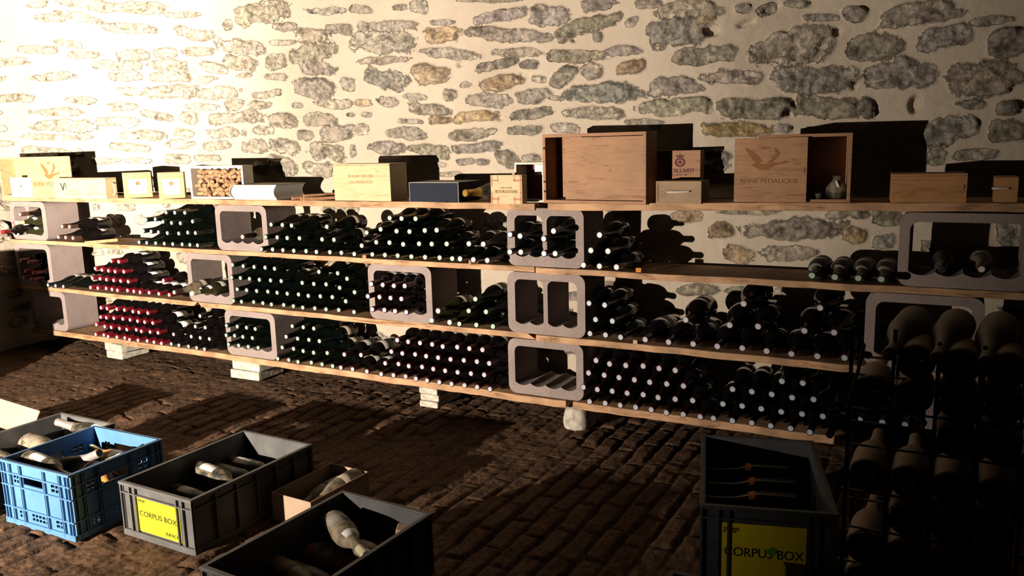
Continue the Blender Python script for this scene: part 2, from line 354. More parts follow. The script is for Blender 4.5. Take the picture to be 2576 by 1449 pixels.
class MB:
    def __init__(s): s.v = []; s.f = []; s.m = []; s.sm = []
    def add(s, v, f, mi=0, smooth=False):
        o = len(s.v); s.v += [tuple(a) for a in v]; s.f += [tuple(i+o for i in a) for a in f]
        s.m += [mi]*len(f); s.sm += [smooth]*len(f); return s
    def box(s, x0, x1, y0, y1, z0, z1, mi=0):
        v = [(x, y, z) for z in (z0, z1) for y in (y0, y1) for x in (x0, x1)]
        return s.add(v, [(0,2,3,1), (4,5,7,6), (0,1,5,4), (2,6,7,3), (0,4,6,2), (1,3,7,5)], mi)
    def prism(s, outer, holes=(), y0=0.0, y1=.01, axis='y', mi=0):
        loops = [outer] + list(holes); flat = [p for l in loops for p in l]; n = len(flat)
        tri = tessellate_polygon([[Vector((p[0], p[1], 0)) for p in l] for l in loops])
        def put(p, t): return {'y': (p[0], t, p[1]), 'x': (t, p[0], p[1]), 'z': (p[0], p[1], t)}[axis]
        v = [put(p, y0) for p in flat] + [put(p, y1) for p in flat]
        f = [tuple(t) for t in tri] + [tuple(i+n for i in reversed(t)) for t in tri]
        o = 0
        for l in loops:
            k = len(l)
            f += [(o+i, o+(i+1) % k, n+o+(i+1) % k, n+o+i) for i in range(k)]; o += k
        return s.add(v, f, mi)
    def lathe(s, prof, n=24, mi=0, smooth=True, a0=0.0, a1=2*PI):          # about the Y axis, prof = (radius, y)
        full = abs(a1-a0-2*PI) < 1e-6; k = n if full else n+1
        v = [(r*math.cos(a0+(a1-a0)*i/n), y, r*math.sin(a0+(a1-a0)*i/n)) for r, y in prof for i in range(k)]
        f = []
        for j in range(len(prof)-1):
            for i in range(n):
                i2 = (i+1) % k if full else i+1
                f.append((j*k+i, (j+1)*k+i, (j+1)*k+i2, j*k+i2))
        return s.add(v, f, mi, smooth)
    def tube(s, pts, r, n=8, mi=0):
        pts = [Vector(p) for p in pts]; v = []; f = []
        for i, p in enumerate(pts):
            d = (pts[min(i+1, len(pts)-1)] - pts[max(i-1, 0)]).normalized()
            u = d.orthogonal().normalized() if i == 0 else (u - d*u.dot(d)).normalized()
            w = d.cross(u)
            v += [p + (u*math.cos(2*PI*k/n) + w*math.sin(2*PI*k/n))*r for k in range(n)]
        for i in range(len(pts)-1):
            f += [(i*n+k, i*n+(k+1) % n, (i+1)*n+(k+1) % n, (i+1)*n+k) for k in range(n)]
        f += [tuple(reversed(range(n))), tuple((len(pts)-1)*n+k for k in range(n))]
        return s.add(v, f, mi, True)
    def data(s, name):
        me = bpy.data.meshes.new(name); me.from_pydata(s.v, [], s.f)
        me.polygons.foreach_set('material_index', s.m); me.polygons.foreach_set('use_smooth', s.sm)
        import bmesh
        bm = bmesh.new(); bm.from_mesh(me); bmesh.ops.recalc_face_normals(bm, faces=bm.faces); bm.to_mesh(me); bm.free()
        me.update(); return me
    def build(s, name, mats, parent=None, loc=(0, 0, 0), rot=(0, 0, 0), bevel=0.0, seg=2):
        me = s.data(name)
        for m in (mats if isinstance(mats, (list, tuple)) else [mats]): me.materials.append(m)
        o = bpy.data.objects.new(name, me); link(o, parent); o.location = loc; o.rotation_euler = rot
        if bevel:
            b = o.modifiers.new('bevel', 'BEVEL'); b.width = bevel; b.segments = seg; b.limit_method = 'ANGLE'; b.angle_limit = math.radians(50)
        return o

# ------------------------------------------------------------------ materials
MATS = {}
KA = .64     # overall reflectance: nothing in an old cellar is bright white
def nodes(name):
    m = bpy.data.materials.new(name); m.use_nodes = True; t = m.node_tree
    b = t.nodes['Principled BSDF']; MATS[name] = m
    return m, t, b
def N(t, kind, **kw):
    n = t.nodes.new(kind)
    for k, v in kw.items():
        if k in n.inputs: n.inputs[k].default_value = v
        else: setattr(n, k, v)
    return n
def rgb(c): return (c[0], c[1], c[2], 1)
def ramp(t, fac, stops):
    r = t.nodes.new('ShaderNodeValToRGB'); e = r.color_ramp.elements
    while len(e) < len(stops): e.new(.5)
    for el, (p, c) in zip(e, stops): el.position = p; el.color = rgb(c)
    t.links.new(fac, r.inputs[0]); return r.outputs[0]
def plain(name, c, rough=.6, spec=.3, var=.15, scale=30, metal=0.0, bump=0.0, coat=0.0):
    m, t, b = nodes(name)
    tc = N(t, 'ShaderNodeTexCoord'); no = N(t, 'ShaderNodeTexNoise', Scale=scale, Detail=5.0)
    t.links.new(tc.outputs['Object'], no.inputs['Vector'])
    c = [x*KA for x in c]
    lo = [max(0, x*(1-var)) for x in c]; hi = [min(1, x*(1+var)) for x in c]
    t.links.new(ramp(t, no.outputs['Fac'], [(.3, lo), (.7, hi)]), b.inputs['Base Color'])
    b.inputs['Roughness'].default_value = rough; b.inputs['Specular IOR Level'].default_value = spec; b.inputs['Metallic'].default_value = metal
    b.inputs['Coat Weight'].default_value = coat
    if bump:
        bp = N(t, 'ShaderNodeBump', Strength=bump, Distance=.004); t.links.new(no.outputs['Fac'], bp.inputs['Height']); t.links.new(bp.outputs[0], b.inputs['Normal'])
    return m
def wood(name, c, dark, along='x', scale=14, rough=.6, stain=.35):
    m, t, b = nodes(name)
    tc = N(t, 'ShaderNodeTexCoord'); mp = N(t, 'ShaderNodeMapping')
    sc = {'x': (1.2, 9, 9), 'z': (9, 9, 1.2), 'y': (9, 1.2, 9)}[along]
    mp.inputs['Scale'].default_value = sc
    t.links.new(tc.outputs['Object'], mp.inputs['Vector'])
    n1 = N(t, 'ShaderNodeTexNoise', Scale=scale*.35, Detail=6.0, Distortion=1.4)
    n2 = N(t, 'ShaderNodeTexNoise', Scale=scale*3, Detail=4.0)
    n3 = N(t, 'ShaderNodeTexNoise', Scale=7.0, Detail=3.0)
    for n in (n1, n2): t.links.new(mp.outputs[0], n.inputs['Vector'])
    t.links.new(tc.outputs['Object'], n3.inputs['Vector'])
    w = N(t, 'ShaderNodeMath', operation='MULTIPLY_ADD'); t.links.new(n2.outputs['Fac'], w.inputs[0]); w.inputs[1].default_value = .3; t.links.new(n1.outputs['Fac'], w.inputs[2])
    c = [x*KA for x in c]; dark = [x*KA for x in dark]
    mid = [(a*.75+d*.25) for a, d in zip(c, dark)]
    grain = ramp(t, w.outputs[0], [(.47, dark), (.57, mid), (.72, c)])
    st = ramp(t, n3.outputs['Fac'], [(.35, (1-stain,)*3), (.6, (1, 1, 1))])
    mx = N(t, 'ShaderNodeMix', data_type='RGBA', blend_type='MULTIPLY'); mx.inputs[0].default_value = 1.0
    t.links.new(grain, mx.inputs[6]); t.links.new(st, mx.inputs[7]); t.links.new(mx.outputs[2], b.inputs['Base Color'])
    b.inputs['Roughness'].default_value = rough; b.inputs['Specular IOR Level'].default_value = .25
    bp = N(t, 'ShaderNodeBump', Strength=.25, Distance=.002); t.links.new(w.outputs[0], bp.inputs['Height']); t.links.new(bp.outputs[0], b.inputs['Normal'])
    return m
def concrete(name, c):
    m, t, b = nodes(name)
    tc = N(t, 'ShaderNodeTexCoord')
    n1 = N(t, 'ShaderNodeTexNoise', Scale=9.0, Detail=6.0); n2 = N(t, 'ShaderNodeTexNoise', Scale=170.0, Detail=3.0)
    for n in (n1, n2): t.links.new(tc.outputs['Object'], n.inputs['Vector'])
    c = [x*KA for x in c]
    a = ramp(t, n1.outputs['Fac'], [(.3, [x*.82 for x in c]), (.7, c)])
    s = ramp(t, n2.outputs['Fac'], [(.28, (.72, .68, .67)), (.42, (.95, .94, .94)), (.6, (1, 1, 1)), (.74, (1.12, 1.1, 1.1))])
    mx = N(t, 'ShaderNodeMix', data_type='RGBA', blend_type='MULTIPLY'); mx.inputs[0].default_value = 1
    t.links.new(a, mx.inputs[6]); t.links.new(s, mx.inputs[7]); t.links.new(mx.outputs[2], b.inputs['Base Color'])
    b.inputs['Roughness'].default_value = .95; b.inputs['Specular IOR Level'].default_value = .1
    bp = N(t, 'ShaderNodeBump', Strength=.6, Distance=.003); t.links.new(n2.outputs['Fac'], bp.inputs['Height']); t.links.new(bp.outputs[0], b.inputs['Normal'])
    return m
def glass(name, c, rough=.12, dust=0.0, dustc=(.3, .24, .17)):
    m, t, b = nodes(name)
    b.inputs['Base Color'].default_value = rgb(c); b.inputs['Roughness'].default_value = rough; b.inputs['Specular IOR Level'].default_value = .36
    if dust:
        tc = N(t, 'ShaderNodeTexCoord'); no = N(t, 'ShaderNodeTexNoise', Scale=16.0, Detail=7.0, Roughness=.65)
        t.links.new(tc.outputs['Object'], no.inputs['Vector'])
        t.links.new(ramp(t, no.outputs['Fac'], [(.62-dust*.45, c), (.72-dust*.3, dustc)]), b.inputs['Base Color'])
        b.inputs['Roughness'].default_value = .55
    return m
pine = wood('pine_plank', (.64, .37, .2), (.34, .17, .075), 'x', 10, .7, .4)
box_pale = wood('pale_box_wood', (.62, .43, .22), (.46, .27, .12), 'x', 13, .55, .12)
box_cream = wood('cream_box_wood', (.64, .49, .28), (.52, .37, .18), 'x', 13, .55, .08)
box_white = wood('whitewashed_box_wood', (.86, .76, .64), (.78, .66, .52), 'x', 8, .6, .08)
box_tan = wood('tan_box_wood', (.46, .24, .12), (.3, .14, .06), 'x', 13, .6, .15)
box_rose = wood('rosy_box_wood', (.43, .21, .105), (.27, .12, .055), 'x', 13, .6, .15)
box_grey = wood('weathered_box_wood', (.44, .3, .18), (.35, .225, .125), 'x', 8, .7, .2)
box_dim = wood('orange_box_wood', (.6, .3, .12), (.42, .19, .065), 'x', 9, .6, .15)
maroon_in = plain('maroon_lining', (.16, .03, .025), .7)
block_m = concrete('pumice_concrete', (.385, .305, .28))
paper = plain('label_paper', (.36, .33, .29), .8, .1, .1, 25)
paper_w = plain('white_label_paper', (.85, .83, .8), .8, .1, .05, 25)
paper_old = plain('stained_label_paper', (.33, .27, .21), .85, .1, .4, 22)
ink = plain('brown_ink', (.3, .14, .05), .8, .1, .1)
ink_pale = plain('faded_ink', (.44, .26, .13), .8, .1, .1)
ink_mid = plain('light_brown_ink', (.3, .135, .055), .8, .1, .1); ink_black = plain('black_ink', (.02, .018, .015), .8, .1, .1)
ink_red = plain('red_ink', (.5, .14, .08), .8, .1, .1)
ink_wine = plain('wine_ink', (.14, .05, .05), .8, .1, .1)
G_green = glass('dark_green_glass', (.0025, .004, .0028))
G_dark = glass('dark_wine_glass', (.004, .003, .003), .1)
G_olive = glass('olive_glass', (.02, .019, .007), .12)
G_dust = glass('dusty_green_glass', (.012, .011, .008), .25, .4, (.17, .13, .085))
G_dusty = glass('heavily_dusty_glass', (.045, .033, .022), .5, .62, (.2, .155, .105))
G_rackdust = glass('brown_dusty_glass', (.02, .013, .007), .5, .8, (.085, .056, .03))
def top_dust(name, c, dustc):
    m, t, b = nodes(name)
    tc = N(t, 'ShaderNodeTexCoord'); sx = N(t, 'ShaderNodeSeparateXYZ'); t.links.new(tc.outputs['Normal'], sx.inputs[0])
    no = N(t, 'ShaderNodeTexNoise', Scale=22.0, Detail=6.0); t.links.new(tc.outputs['Object'], no.inputs['Vector'])
    a = N(t, 'ShaderNodeMath', operation='MULTIPLY_ADD'); t.links.new(no.outputs['Fac'], a.inputs[0]); a.inputs[1].default_value = .5; t.links.new(sx.outputs[2], a.inputs[2])
    t.links.new(ramp(t, a.outputs[0], [(.55, c), (.95, dustc)]), b.inputs['Base Color']); t.links.new(ramp(t, a.outputs[0], [(.5, (.1,)*3), (.85, (.7,)*3)]), b.inputs['Roughness'])
    return m
G_rack = top_dust('glass_with_settled_dust', (.003, .003, .003), (.2, .14, .085))
G_amber = glass('amber_glass', (.35, .15, .03), .15, .15, (.45, .25, .1))
grey_plastic = plain('grey_crate_plastic', (.11, .106, .103), .55, .4, .25, 12)
grey_dark = plain('dark_grey_crate_plastic', (.075, .075, .078), .55, .4, .3, 12)
blue_plastic = plain('blue_crate_plastic', (.085, .215, .44), .45, .4, .12, 10)
yellow = plain('yellow_card', (1.0, .78, .02), .6, .2, .06, 20)
card_m = plain('brown_cardboard', (.52, .37, .26), .85, .1, .1, 12)
iron = plain('dark_iron', (.03, .024, .02), .6, .4, .4, 60)
navy = plain('navy_card', (.013, .017, .032), .8, .2, .3, 90)
rope_m = plain('white_rope', (.75, .7, .62), .9, .1, .2, 120)
pages_m = plain('book_pages', (.86, .83, .78), .8, .1, .04, 40)
cover_m = plain('grey_book_cover', (.4, .37, .32), .7, .2, .1, 20)
cork_m = plain('cork', (.42, .25, .135), .85, .1, .35, 55)
cork_end = plain('wine_stained_cork', (.3, .13, .11), .9, .1, .3, 60)
brick_pale = plain('limewashed_brick', (.62, .56, .46), .95, .1, .4, 28, bump=.8)
gold = plain('gold_foil', (.75, .42, .1), .35, .5, .2, 40, .7)
def capm(n, c, metal=.0, rough=.4): return plain(n, c, rough, .4, .12, 60, metal)
top_green = capm('greenish_white_cap_top', (.42, .57, .44)); top_white = capm('white_cap_top', (.7, .69, .7)); top_lilac = capm('lilac_white_cap_top', (.52, .55, .64))
top_pink = capm('pink_cap_top', (.8, .58, .58)); top_cream = capm('cream_cap_top', (.8, .74, .6))
cap_green = capm('bottle_green_capsule', (.008, .014, .009)); cap_red = capm('red_capsule', (.25, .011, .022)); cap_maroon = capm('maroon_capsule', (.085, .012, .014))
cap_black = capm('black_capsule', (.012, .01, .011)); cap_grey = capm('silver_capsule', (.36, .32, .3), .3); cap_dim = capm('dull_grey_capsule', (.1, .095, .09), .3); cap_brown = capm('brown_capsule', (.1, .045, .03)); cap_cream = capm('cream_capsule', (.7, .64, .42))
orange_m = plain('orange_label', (.75, .27, .05), .7, .2, .1)
tan_dirt = plain('dirty_wood_block', (.6, .42, .26), .85, .1, .3, 20)

# ------------------------------------------------------------------ noise on grids
def vnoise(x, y, seed):
    rs = np.random.RandomState(seed); T = rs.rand(256, 256).astype(np.float32)
    xi = np.floor(x).astype(int); yi = np.floor(y).astype(int); fx = x-xi; fy = y-yi
    fx = fx*fx*(3-2*fx); fy = fy*fy*(3-2*fy)
    a = T[xi % 256, yi % 256]; b = T[(xi+1) % 256, yi % 256]; c = T[xi % 256, (yi+1) % 256]; d = T[(xi+1) % 256, (yi+1) % 256]
    return (a*(1-fx)+b*fx)*(1-fy) + (c*(1-fx)+d*fx)*fy - .5
def fbm(x, y, seed, oct=4, gain=.5):
    r = 0; a = 1.0
    for i in range(oct): r = r + a*vnoise(x*2**i, y*2**i, seed+i); a *= gain
    return r
def sst(a, b, x):
    t = np.clip((x-a)/(b-a), 0, 1); return t*t*(3-2*t)
def grid_mesh(name, P, attrs, mat):
    ny, nx = P.shape[:2]
    idx = np.arange(nx*ny).reshape(ny, nx)
    q = np.stack([idx[:-1, :-1], idx[:-1, 1:], idx[1:, 1:], idx[1:, :-1]], -1).reshape(-1, 4)
    me = bpy.data.meshes.new(name)
    me.vertices.add(nx*ny); me.vertices.foreach_set('co', P.reshape(-1).astype(np.float32))
    me.loops.add(q.size); me.loops.foreach_set('vertex_index', q.reshape(-1).astype(np.int32))
    me.polygons.add(len(q)); me.polygons.foreach_set('loop_start', np.arange(0, q.size, 4, dtype=np.int32))
    me.polygons.foreach_set('use_smooth', np.ones(len(q), dtype=bool))
    for k, v in attrs.items():
        if v.ndim == 2:
            at = me.attributes.new(k, 'FLOAT', 'POINT'); at.data.foreach_set('value', v.reshape(-1).astype(np.float32))
        else:
            at = me.attributes.new(k, 'FLOAT_COLOR', 'POINT'); at.data.foreach_set('color', np.concatenate([v, np.ones(v.shape[:2]+(1,))], -1).reshape(-1).astype(np.float32))
    me.update(); me.validate()
    me.materials.append(mat)
    o = bpy.data.objects.new(name, me); link(o); return o

# ------------------------------------------------------------------ the stone wall
def stone_material():
    m, t, b = nodes('rubble_stone_and_mortar')
    tc = N(t, 'ShaderNodeTexCoord'); at = N(t, 'ShaderNodeAttribute', attribute_name='stone'); ti = N(t, 'ShaderNodeAttribute', attribute_name='tint')
    n1 = N(t, 'ShaderNodeTexNoise', Scale=42.0, Detail=7.0, Roughness=.6); n2 = N(t, 'ShaderNodeTexNoise', Scale=13.0, Detail=9.0, Roughness=.64, Distortion=.1); n3 = N(t, 'ShaderNodeTexNoise', Scale=260.0, Detail=3.0)
    n4 = N(t, 'ShaderNodeTexNoise', Scale=3.0, Detail=4.0)
    for n in (n1, n2, n3, n4): t.links.new(tc.outputs['Object'], n.inputs['Vector'])
    n5 = N(t, 'ShaderNodeTexNoise', Scale=110.0, Detail=4.0, Roughness=.6); t.links.new(tc.outputs['Object'], n5.inputs['Vector'])
    e0 = N(t, 'ShaderNodeMath', operation='MULTIPLY_ADD'); t.links.new(n5.outputs['Fac'], e0.inputs[0]); e0.inputs[1].default_value = .22; t.links.new(at.outputs['Fac'], e0.inputs[2])
    e = N(t, 'ShaderNodeMath', operation='MULTIPLY_ADD'); t.links.new(n1.outputs['Fac'], e.inputs[0]); e.inputs[1].default_value = .55; t.links.new(e0.outputs[0], e.inputs[2])
    mr = N(t, 'ShaderNodeMapRange', interpolation_type='SMOOTHSTEP'); t.links.new(e.outputs[0], mr.inputs[0])
    mr.inputs[1].default_value = .40; mr.inputs[2].default_value = .54
    n6 = N(t, 'ShaderNodeTexNoise', Scale=8.0, Detail=5.0, Roughness=.6); t.links.new(tc.outputs['Object'], n6.inputs['Vector'])
    sm = N(t, 'ShaderNodeMapRange', interpolation_type='SMOOTHSTEP'); t.links.new(n6.outputs['Fac'], sm.inputs[0]); sm.inputs[1].default_value = .33; sm.inputs[2].default_value = .47; sm.inputs[3].default_value = .35
    mk = N(t, 'ShaderNodeMath', operation='MULTIPLY'); t.links.new(mr.outputs[0], mk.inputs[0]); t.links.new(sm.outputs[0], mk.inputs[1])
    sv = ramp(t, n2.outputs['Fac'], [(.36, (.5, .48, .45)), (.44, (.85, .83, .81)), (.54, (1.0, .99, .97)), (.66, (1.5, 1.45, 1.36))])
    s2 = ramp(t, n1.outputs['Fac'], [(.34, (.5, .48, .45)), (.5, (1.0, 1.0, 1.0)), (.68, (1.55, 1.5, 1.4))])
    mx = N(t, 'ShaderNodeMix', data_type='RGBA', blend_type='MULTIPLY'); mx.inputs[0].default_value = 1; mx.clamp_result = False
    t.links.new(ti.outputs['Color'], mx.inputs[6]); t.links.new(sv, mx.inputs[7])
    mx2 = N(t, 'ShaderNodeMix', data_type='RGBA', blend_type='MULTIPLY'); mx2.inputs[0].default_value = 1
    t.links.new(mx.outputs[2], mx2.inputs[6]); t.links.new(s2, mx2.inputs[7])
    mo = ramp(t, n4.outputs['Fac'], [(.3, (.34, .282, .22)), (.7, (.405, .343, .272))])
    mf = ramp(t, n3.outputs['Fac'], [(.3, (.84, .83, .82)), (.6, (1, 1, 1))])
    mm = N(t, 'ShaderNodeMix', data_type='RGBA', blend_type='MULTIPLY'); mm.inputs[0].default_value = 1
    t.links.new(mo, mm.inputs[6]); t.links.new(mf, mm.inputs[7])
    fin = N(t, 'ShaderNodeMix', data_type='RGBA'); t.links.new(mk.outputs[0], fin.inputs[0]); t.links.new(mm.outputs[2], fin.inputs[6]); t.links.new(mx2.outputs[2], fin.inputs[7])
    t.links.new(fin.outputs[2], b.inputs['Base Color']); b.inputs['Roughness'].default_value = .95; b.inputs['Specular IOR Level'].default_value = .12
    h = N(t, 'ShaderNodeMath', operation='MULTIPLY'); t.links.new(n2.outputs['Fac'], h.inputs[0])
    k = N(t, 'ShaderNodeMapRange'); t.links.new(mr.outputs[0], k.inputs[0]); k.inputs[3].default_value = .25; k.inputs[4].default_value = 1.3; t.links.new(k.outputs[0], h.inputs[1])
    bp = N(t, 'ShaderNodeBump', Strength=1.0, Distance=.028); t.links.new(h.outputs[0], bp.inputs['Height'])
    bp2 = N(t, 'ShaderNodeBump', Strength=.35, Distance=.002); t.links.new(n3.outputs['Fac'], bp2.inputs['Height']); t.links.new(bp.outputs[0], bp2.inputs['Normal']); t.links.new(bp2.outputs[0], b.inputs['Normal'])
    return m
def build_wall():
    XB, RB, YW = -5.8, .25, .38
    st = .0075
    S = np.arange(0, 1.3-XB + RB*PI/2 + .9, st); Z = np.arange(-.06, 3.5, st)
    s, z = np.meshgrid(S, Z)
    S0 = 1.3-XB
    ph = np.clip((s-S0)/RB, 0, PI/2); ext = np.clip(s-S0-RB*PI/2, 0, None)
    x = np.where(s < S0, 1.3-s, XB-RB*np.sin(ph)); y = np.where(s < S0, YW, YW-RB+RB*np.cos(ph)-ext)
    x = x - .75*sst(1.02, 1.3, z)*sst(S0-.35, S0+.35, s)      # the vault springs further out above the shelves
    nx, ny = np.sin(ph), -np.cos(ph)
    F = np.full(s.shape, -1.0); H = np.zeros(s.shape); T = np.zeros(s.shape+(3,)); T[:] = (.19, .17, .145)
    w1 = fbm(s*11, z*11, 1, 5, .6); w2 = fbm(s*11, z*13, 20, 5, .6); rough = fbm(s*13, z*20, 40, 5, .58); big = fbm(s*2.2, z*2.2, 60, 3)
    tones = {'g': (.245, .218, .185), 'b': (.26, .195, .13), 'u': (.2, .195, .185), 'o': (.25, .185, .1)}
    rnd = random.Random(4)
    allst = list(STONES)
    for _ in range(900):                                     # small stones where the list leaves bare mortar
        ss, zz = rnd.uniform(.05, S[-1]-.1), rnd.uniform(.02, 3.45); w = rnd.uniform(.08, .3); h = rnd.uniform(.04, .09)
        if 1.12 < zz < 2.0+.07*ss and 1.2 < ss < 7.6: continue
        if all(abs(ss-a[0]) > (w+a[2])*.52+.01 or abs(zz-a[1]) > (h+a[3])*.52+.015 for a in allst): allst.append((ss, zz, w, h, rnd.uniform(-.15, .15), rnd.choice('gggbu')))
    for (s0, z0, w, h, an, tone) in allst:
        w *= 1.08; h *= 1.12
        m = max(w, h)*.75
        i0, i1 = np.searchsorted(S, [s0-m, s0+m]); j0, j1 = np.searchsorted(Z, [z0-m, z0+m])
        if i1-i0 < 2 or j1-j0 < 2: continue
        sl = (slice(j0, j1), slice(i0, i1))
        ca, sa = math.cos(an), math.sin(an)
        u = ((s[sl]-s0)*ca*-1 + (z[sl]-z0)*sa)/(w/2); v = ((s[sl]-s0)*sa + (z[sl]-z0)*ca)/(h/2)
        u = u + w1[sl]*.44; v = v + w2[sl]*.54 + .12*rnd.uniform(-1, 1)*u
        p = rnd.uniform(2.0, 3.6)
        f = 1-(np.abs(u)**p + np.abs(v)**p)**(1/p)
        pr = rnd.uniform(.008, .03)*min(1, h/.07); tx, tz = rnd.uniform(-.5, .5), rnd.uniform(-.4, .4)
        hh = pr*sst(-.05, .28, f)*(1 + tx*u + tz*v) + sst(0, .3, f)*rough[sl]*.04*min(1, h/.07)
        new = f > F[sl]
        F[sl] = np.where(new, f, F[sl]); H[sl] = np.where(new & (f > -.1), hh, H[sl])
        c = np.array(tones[tone])*rnd.uniform(.8, 1.25)*np.array((1, rnd.uniform(.96, 1.04), rnd.uniform(.9, 1.1)))
        k = .7*min(1, max(0, (s0-3.6)/2.2)); c = c*(1-k) + np.array((.37, .33, .27))*k      # mostly lamp glare put into the stone tint towards the left, partly limewash
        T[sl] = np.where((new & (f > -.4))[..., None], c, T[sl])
    for (s0, z0, w, h, an, tone) in HOLES:
        m = max(w, h)
        i0, i1 = np.searchsorted(S, [s0-m, s0+m]); j0, j1 = np.searchsorted(Z, [z0-m, z0+m]); sl = (slice(j0, j1), slice(i0, i1))
        ca, sa = math.cos(an), math.sin(an)
        u = (-(s[sl]-s0)*ca + (z[sl]-z0)*sa)/(w/2) + w1[sl]*.3; v = ((s[sl]-s0)*sa + (z[sl]-z0)*ca)/(h/2) + w2[sl]*.3
        f = 1-np.sqrt(u*u+v*v)
        H[sl] -= sst(-.15, .3, f)*min(.055, .5*min(w, h)+.012)
    disp = H + .012*big + .004*fbm(s*9, z*9, 80, 3) + .002*fbm(s*40, z*40, 90, 2) - .035*sst(3.4, .6, s)*sst(.1, .6, z) + .09*np.clip(z-1.3, 0, None)**2 + .13*np.exp(-((s-2.4)/.42)**2)*sst(1.06, 1.2, z) + .16*sst(5.9, 6.6, s)*sst(1.05, 1.13, z)*sst(8, 7.2, s)
    Pq = np.stack([x+nx*disp, y+ny*disp, z], -1)
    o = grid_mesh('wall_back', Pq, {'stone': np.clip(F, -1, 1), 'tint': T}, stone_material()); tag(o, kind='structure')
build_wall()

# ------------------------------------------------------------------ the brick and earth floor
def floor_material():
    m, t, b = nodes('dirty_brick_floor')
    tc = N(t, 'ShaderNodeTexCoord'); at = N(t, 'ShaderNodeAttribute', attribute_name='brick')
    n1 = N(t, 'ShaderNodeTexNoise', Scale=7.0, Detail=7.0, Roughness=.65); n2 = N(t, 'ShaderNodeTexNoise', Scale=60.0, Detail=5.0); n3 = N(t, 'ShaderNodeTexNoise', Scale=220.0, Detail=2.0)
    for n in (n1, n2, n3): t.links.new(tc.outputs['Object'], n.inputs['Vector'])
    c1 = ramp(t, n1.outputs['Fac'], [(.3, (.046, .028, .0145)), (.5, (.074, .044, .0235)), (.72, (.105, .063, .034))])
    c2 = ramp(t, n2.outputs['Fac'], [(.3, (.55, .52, .5)), (.6, (1.1, 1.1, 1.1)), (.8, (1.7, 1.65, 1.6))])
    mx = N(t, 'ShaderNodeMix', data_type='RGBA', blend_type='MULTIPLY'); mx.inputs[0].default_value = 1
    t.links.new(c1, mx.inputs[6]); t.links.new(c2, mx.inputs[7])
    sp = ramp(t, n3.outputs['Fac'], [(.74, (0, 0, 0)), (.8, (.06, .05, .035))])
    ad = N(t, 'ShaderNodeMix', data_type='RGBA', blend_type='ADD'); ad.inputs[0].default_value = 1; t.links.new(mx.outputs[2], ad.inputs[6]); t.links.new(sp, ad.inputs[7])
    br = ramp(t, at.outputs['Fac'], [(0.0, (.6, .55, .5)), (1.0, (1.1, 1, 1))])
    m3 = N(t, 'ShaderNodeMix', data_type='RGBA', blend_type='MULTIPLY'); m3.inputs[0].default_value = 1; t.links.new(ad.outputs[2], m3.inputs[6]); t.links.new(br, m3.inputs[7])
    t.links.new(m3.outputs[2], b.inputs['Base Color']); b.inputs['Roughness'].default_value = .9; b.inputs['Specular IOR Level'].default_value = .2
    bp = N(t, 'ShaderNodeBump', Strength=.7, Distance=.006); t.links.new(n2.outputs['Fac'], bp.inputs['Height']); t.links.new(bp.outputs[0], b.inputs['Normal'])
    return m
def build_floor():
    st = .0085
    X = np.arange(-6.3, 1.35, st); Y = np.arange(-3.0, .52, st)
    x, y = np.meshgrid(X, Y)
    xx = x + .012*fbm(x*5, y*5, 3, 3); yy = y + .02*fbm(x*5, y*5, 9, 3)
    pw, pl = .088, .235
    col = np.floor(xx/pw); fx = xx/pw-col
    hsh = np.sin(col*12.9898)*43758.5; off = hsh-np.floor(hsh)
    ry = yy/pl + off; row = np.floor(ry); fy = ry-row
    hb = np.sin(col*78.233+row*37.719)*43758.5; hb = hb-np.floor(hb)
    dx = np.minimum(fx, 1-fx)*pw; dy = np.minimum(fy, 1-fy)*pl
    d = np.minimum(dx, dy) + .006*fbm(x*30, y*30, 30, 3)
    b = sst(.002, .014, d)
    dirt = sst(-.05, .22, fbm(x*1.6, y*1.6, 50, 3) + .22*sst(-3.2, -4.4, x) + .3*sst(-1.7, -2.2, y))
    amp = 1-.75*dirt
    z = b*amp*(.011+.009*hb) + .007*fbm(x*14, y*14, 70, 5, .65) + .012*fbm(x*2, y*2, 77, 3) + .004*dirt*fbm(x*26, y*26, 81, 4, .7) - .016
    flat = sst(.35, .0, y)*0
    grid_mesh('floor', np.stack([x, y, z], -1), {'brick': b*amp+dirt*.7}, floor_material())
    tag(bpy.data.objects['floor'], kind='structure')
build_floor()
# unseen block added out of frame on the left to shade the lower left corner
blocker = MB(); blocker.box(-5.62, -4.89, -1.9, -1.45, -.02, .765); tag(blocker.build('left_shade_blocker', brick_pale, bevel=.02), kind='structure')

# ------------------------------------------------------------------ shelf planks
def plank(x0, x1, z0, z1, th, label, ang0=0.0, ang1=0.0, y1=.31):
    n = max(6, int((x1-x0)/.06)); b = MB(); v = []; f = []
    rnd = random.Random(int(x0*100+z0*1000)+7)
    w = 0
    for i in range(n+1):
        t = i/n; x = x0+(x1-x0)*t; z = z0+(z1-z0)*t; w = w*.7+rnd.uniform(-.0016, .0016); yf = w*1.6
        sk0 = ang0 if i == 0 else 0; sk1 = ang1 if i == n else 0
        for (yy, zz, dx) in ((yf, z-th+w, sk0-sk1*0), (yf+.002, z+w*.6, 0), (y1, z, 0), (y1, z-th, 0)):
            v.append((x+(sk0+sk1)*(1 if zz < z-th*.5 else 0), yy, zz))
    for i in range(n):
        for k in range(4):
            f.append((i*4+k, i*4+(k+1) % 4, (i+1)*4+(k+1) % 4, (i+1)*4+k))
    f += [(0, 1, 2, 3), (n*4+3, n*4+2, n*4+1, n*4)]
    b.add(v, f); o = b.build('shelf_plank', pine, bevel=.003)
    tag(o, label, 'shelf plank')
    return o
plank(-6.05, -1.772, 1.096, 1.095, .032, 'long pine plank of the top shelf, under the boxes left of the joint')
plank(-1.705, 1.05, 1.098, 1.130, .033, 'pine plank of the top shelf under the big crates right of the joint')
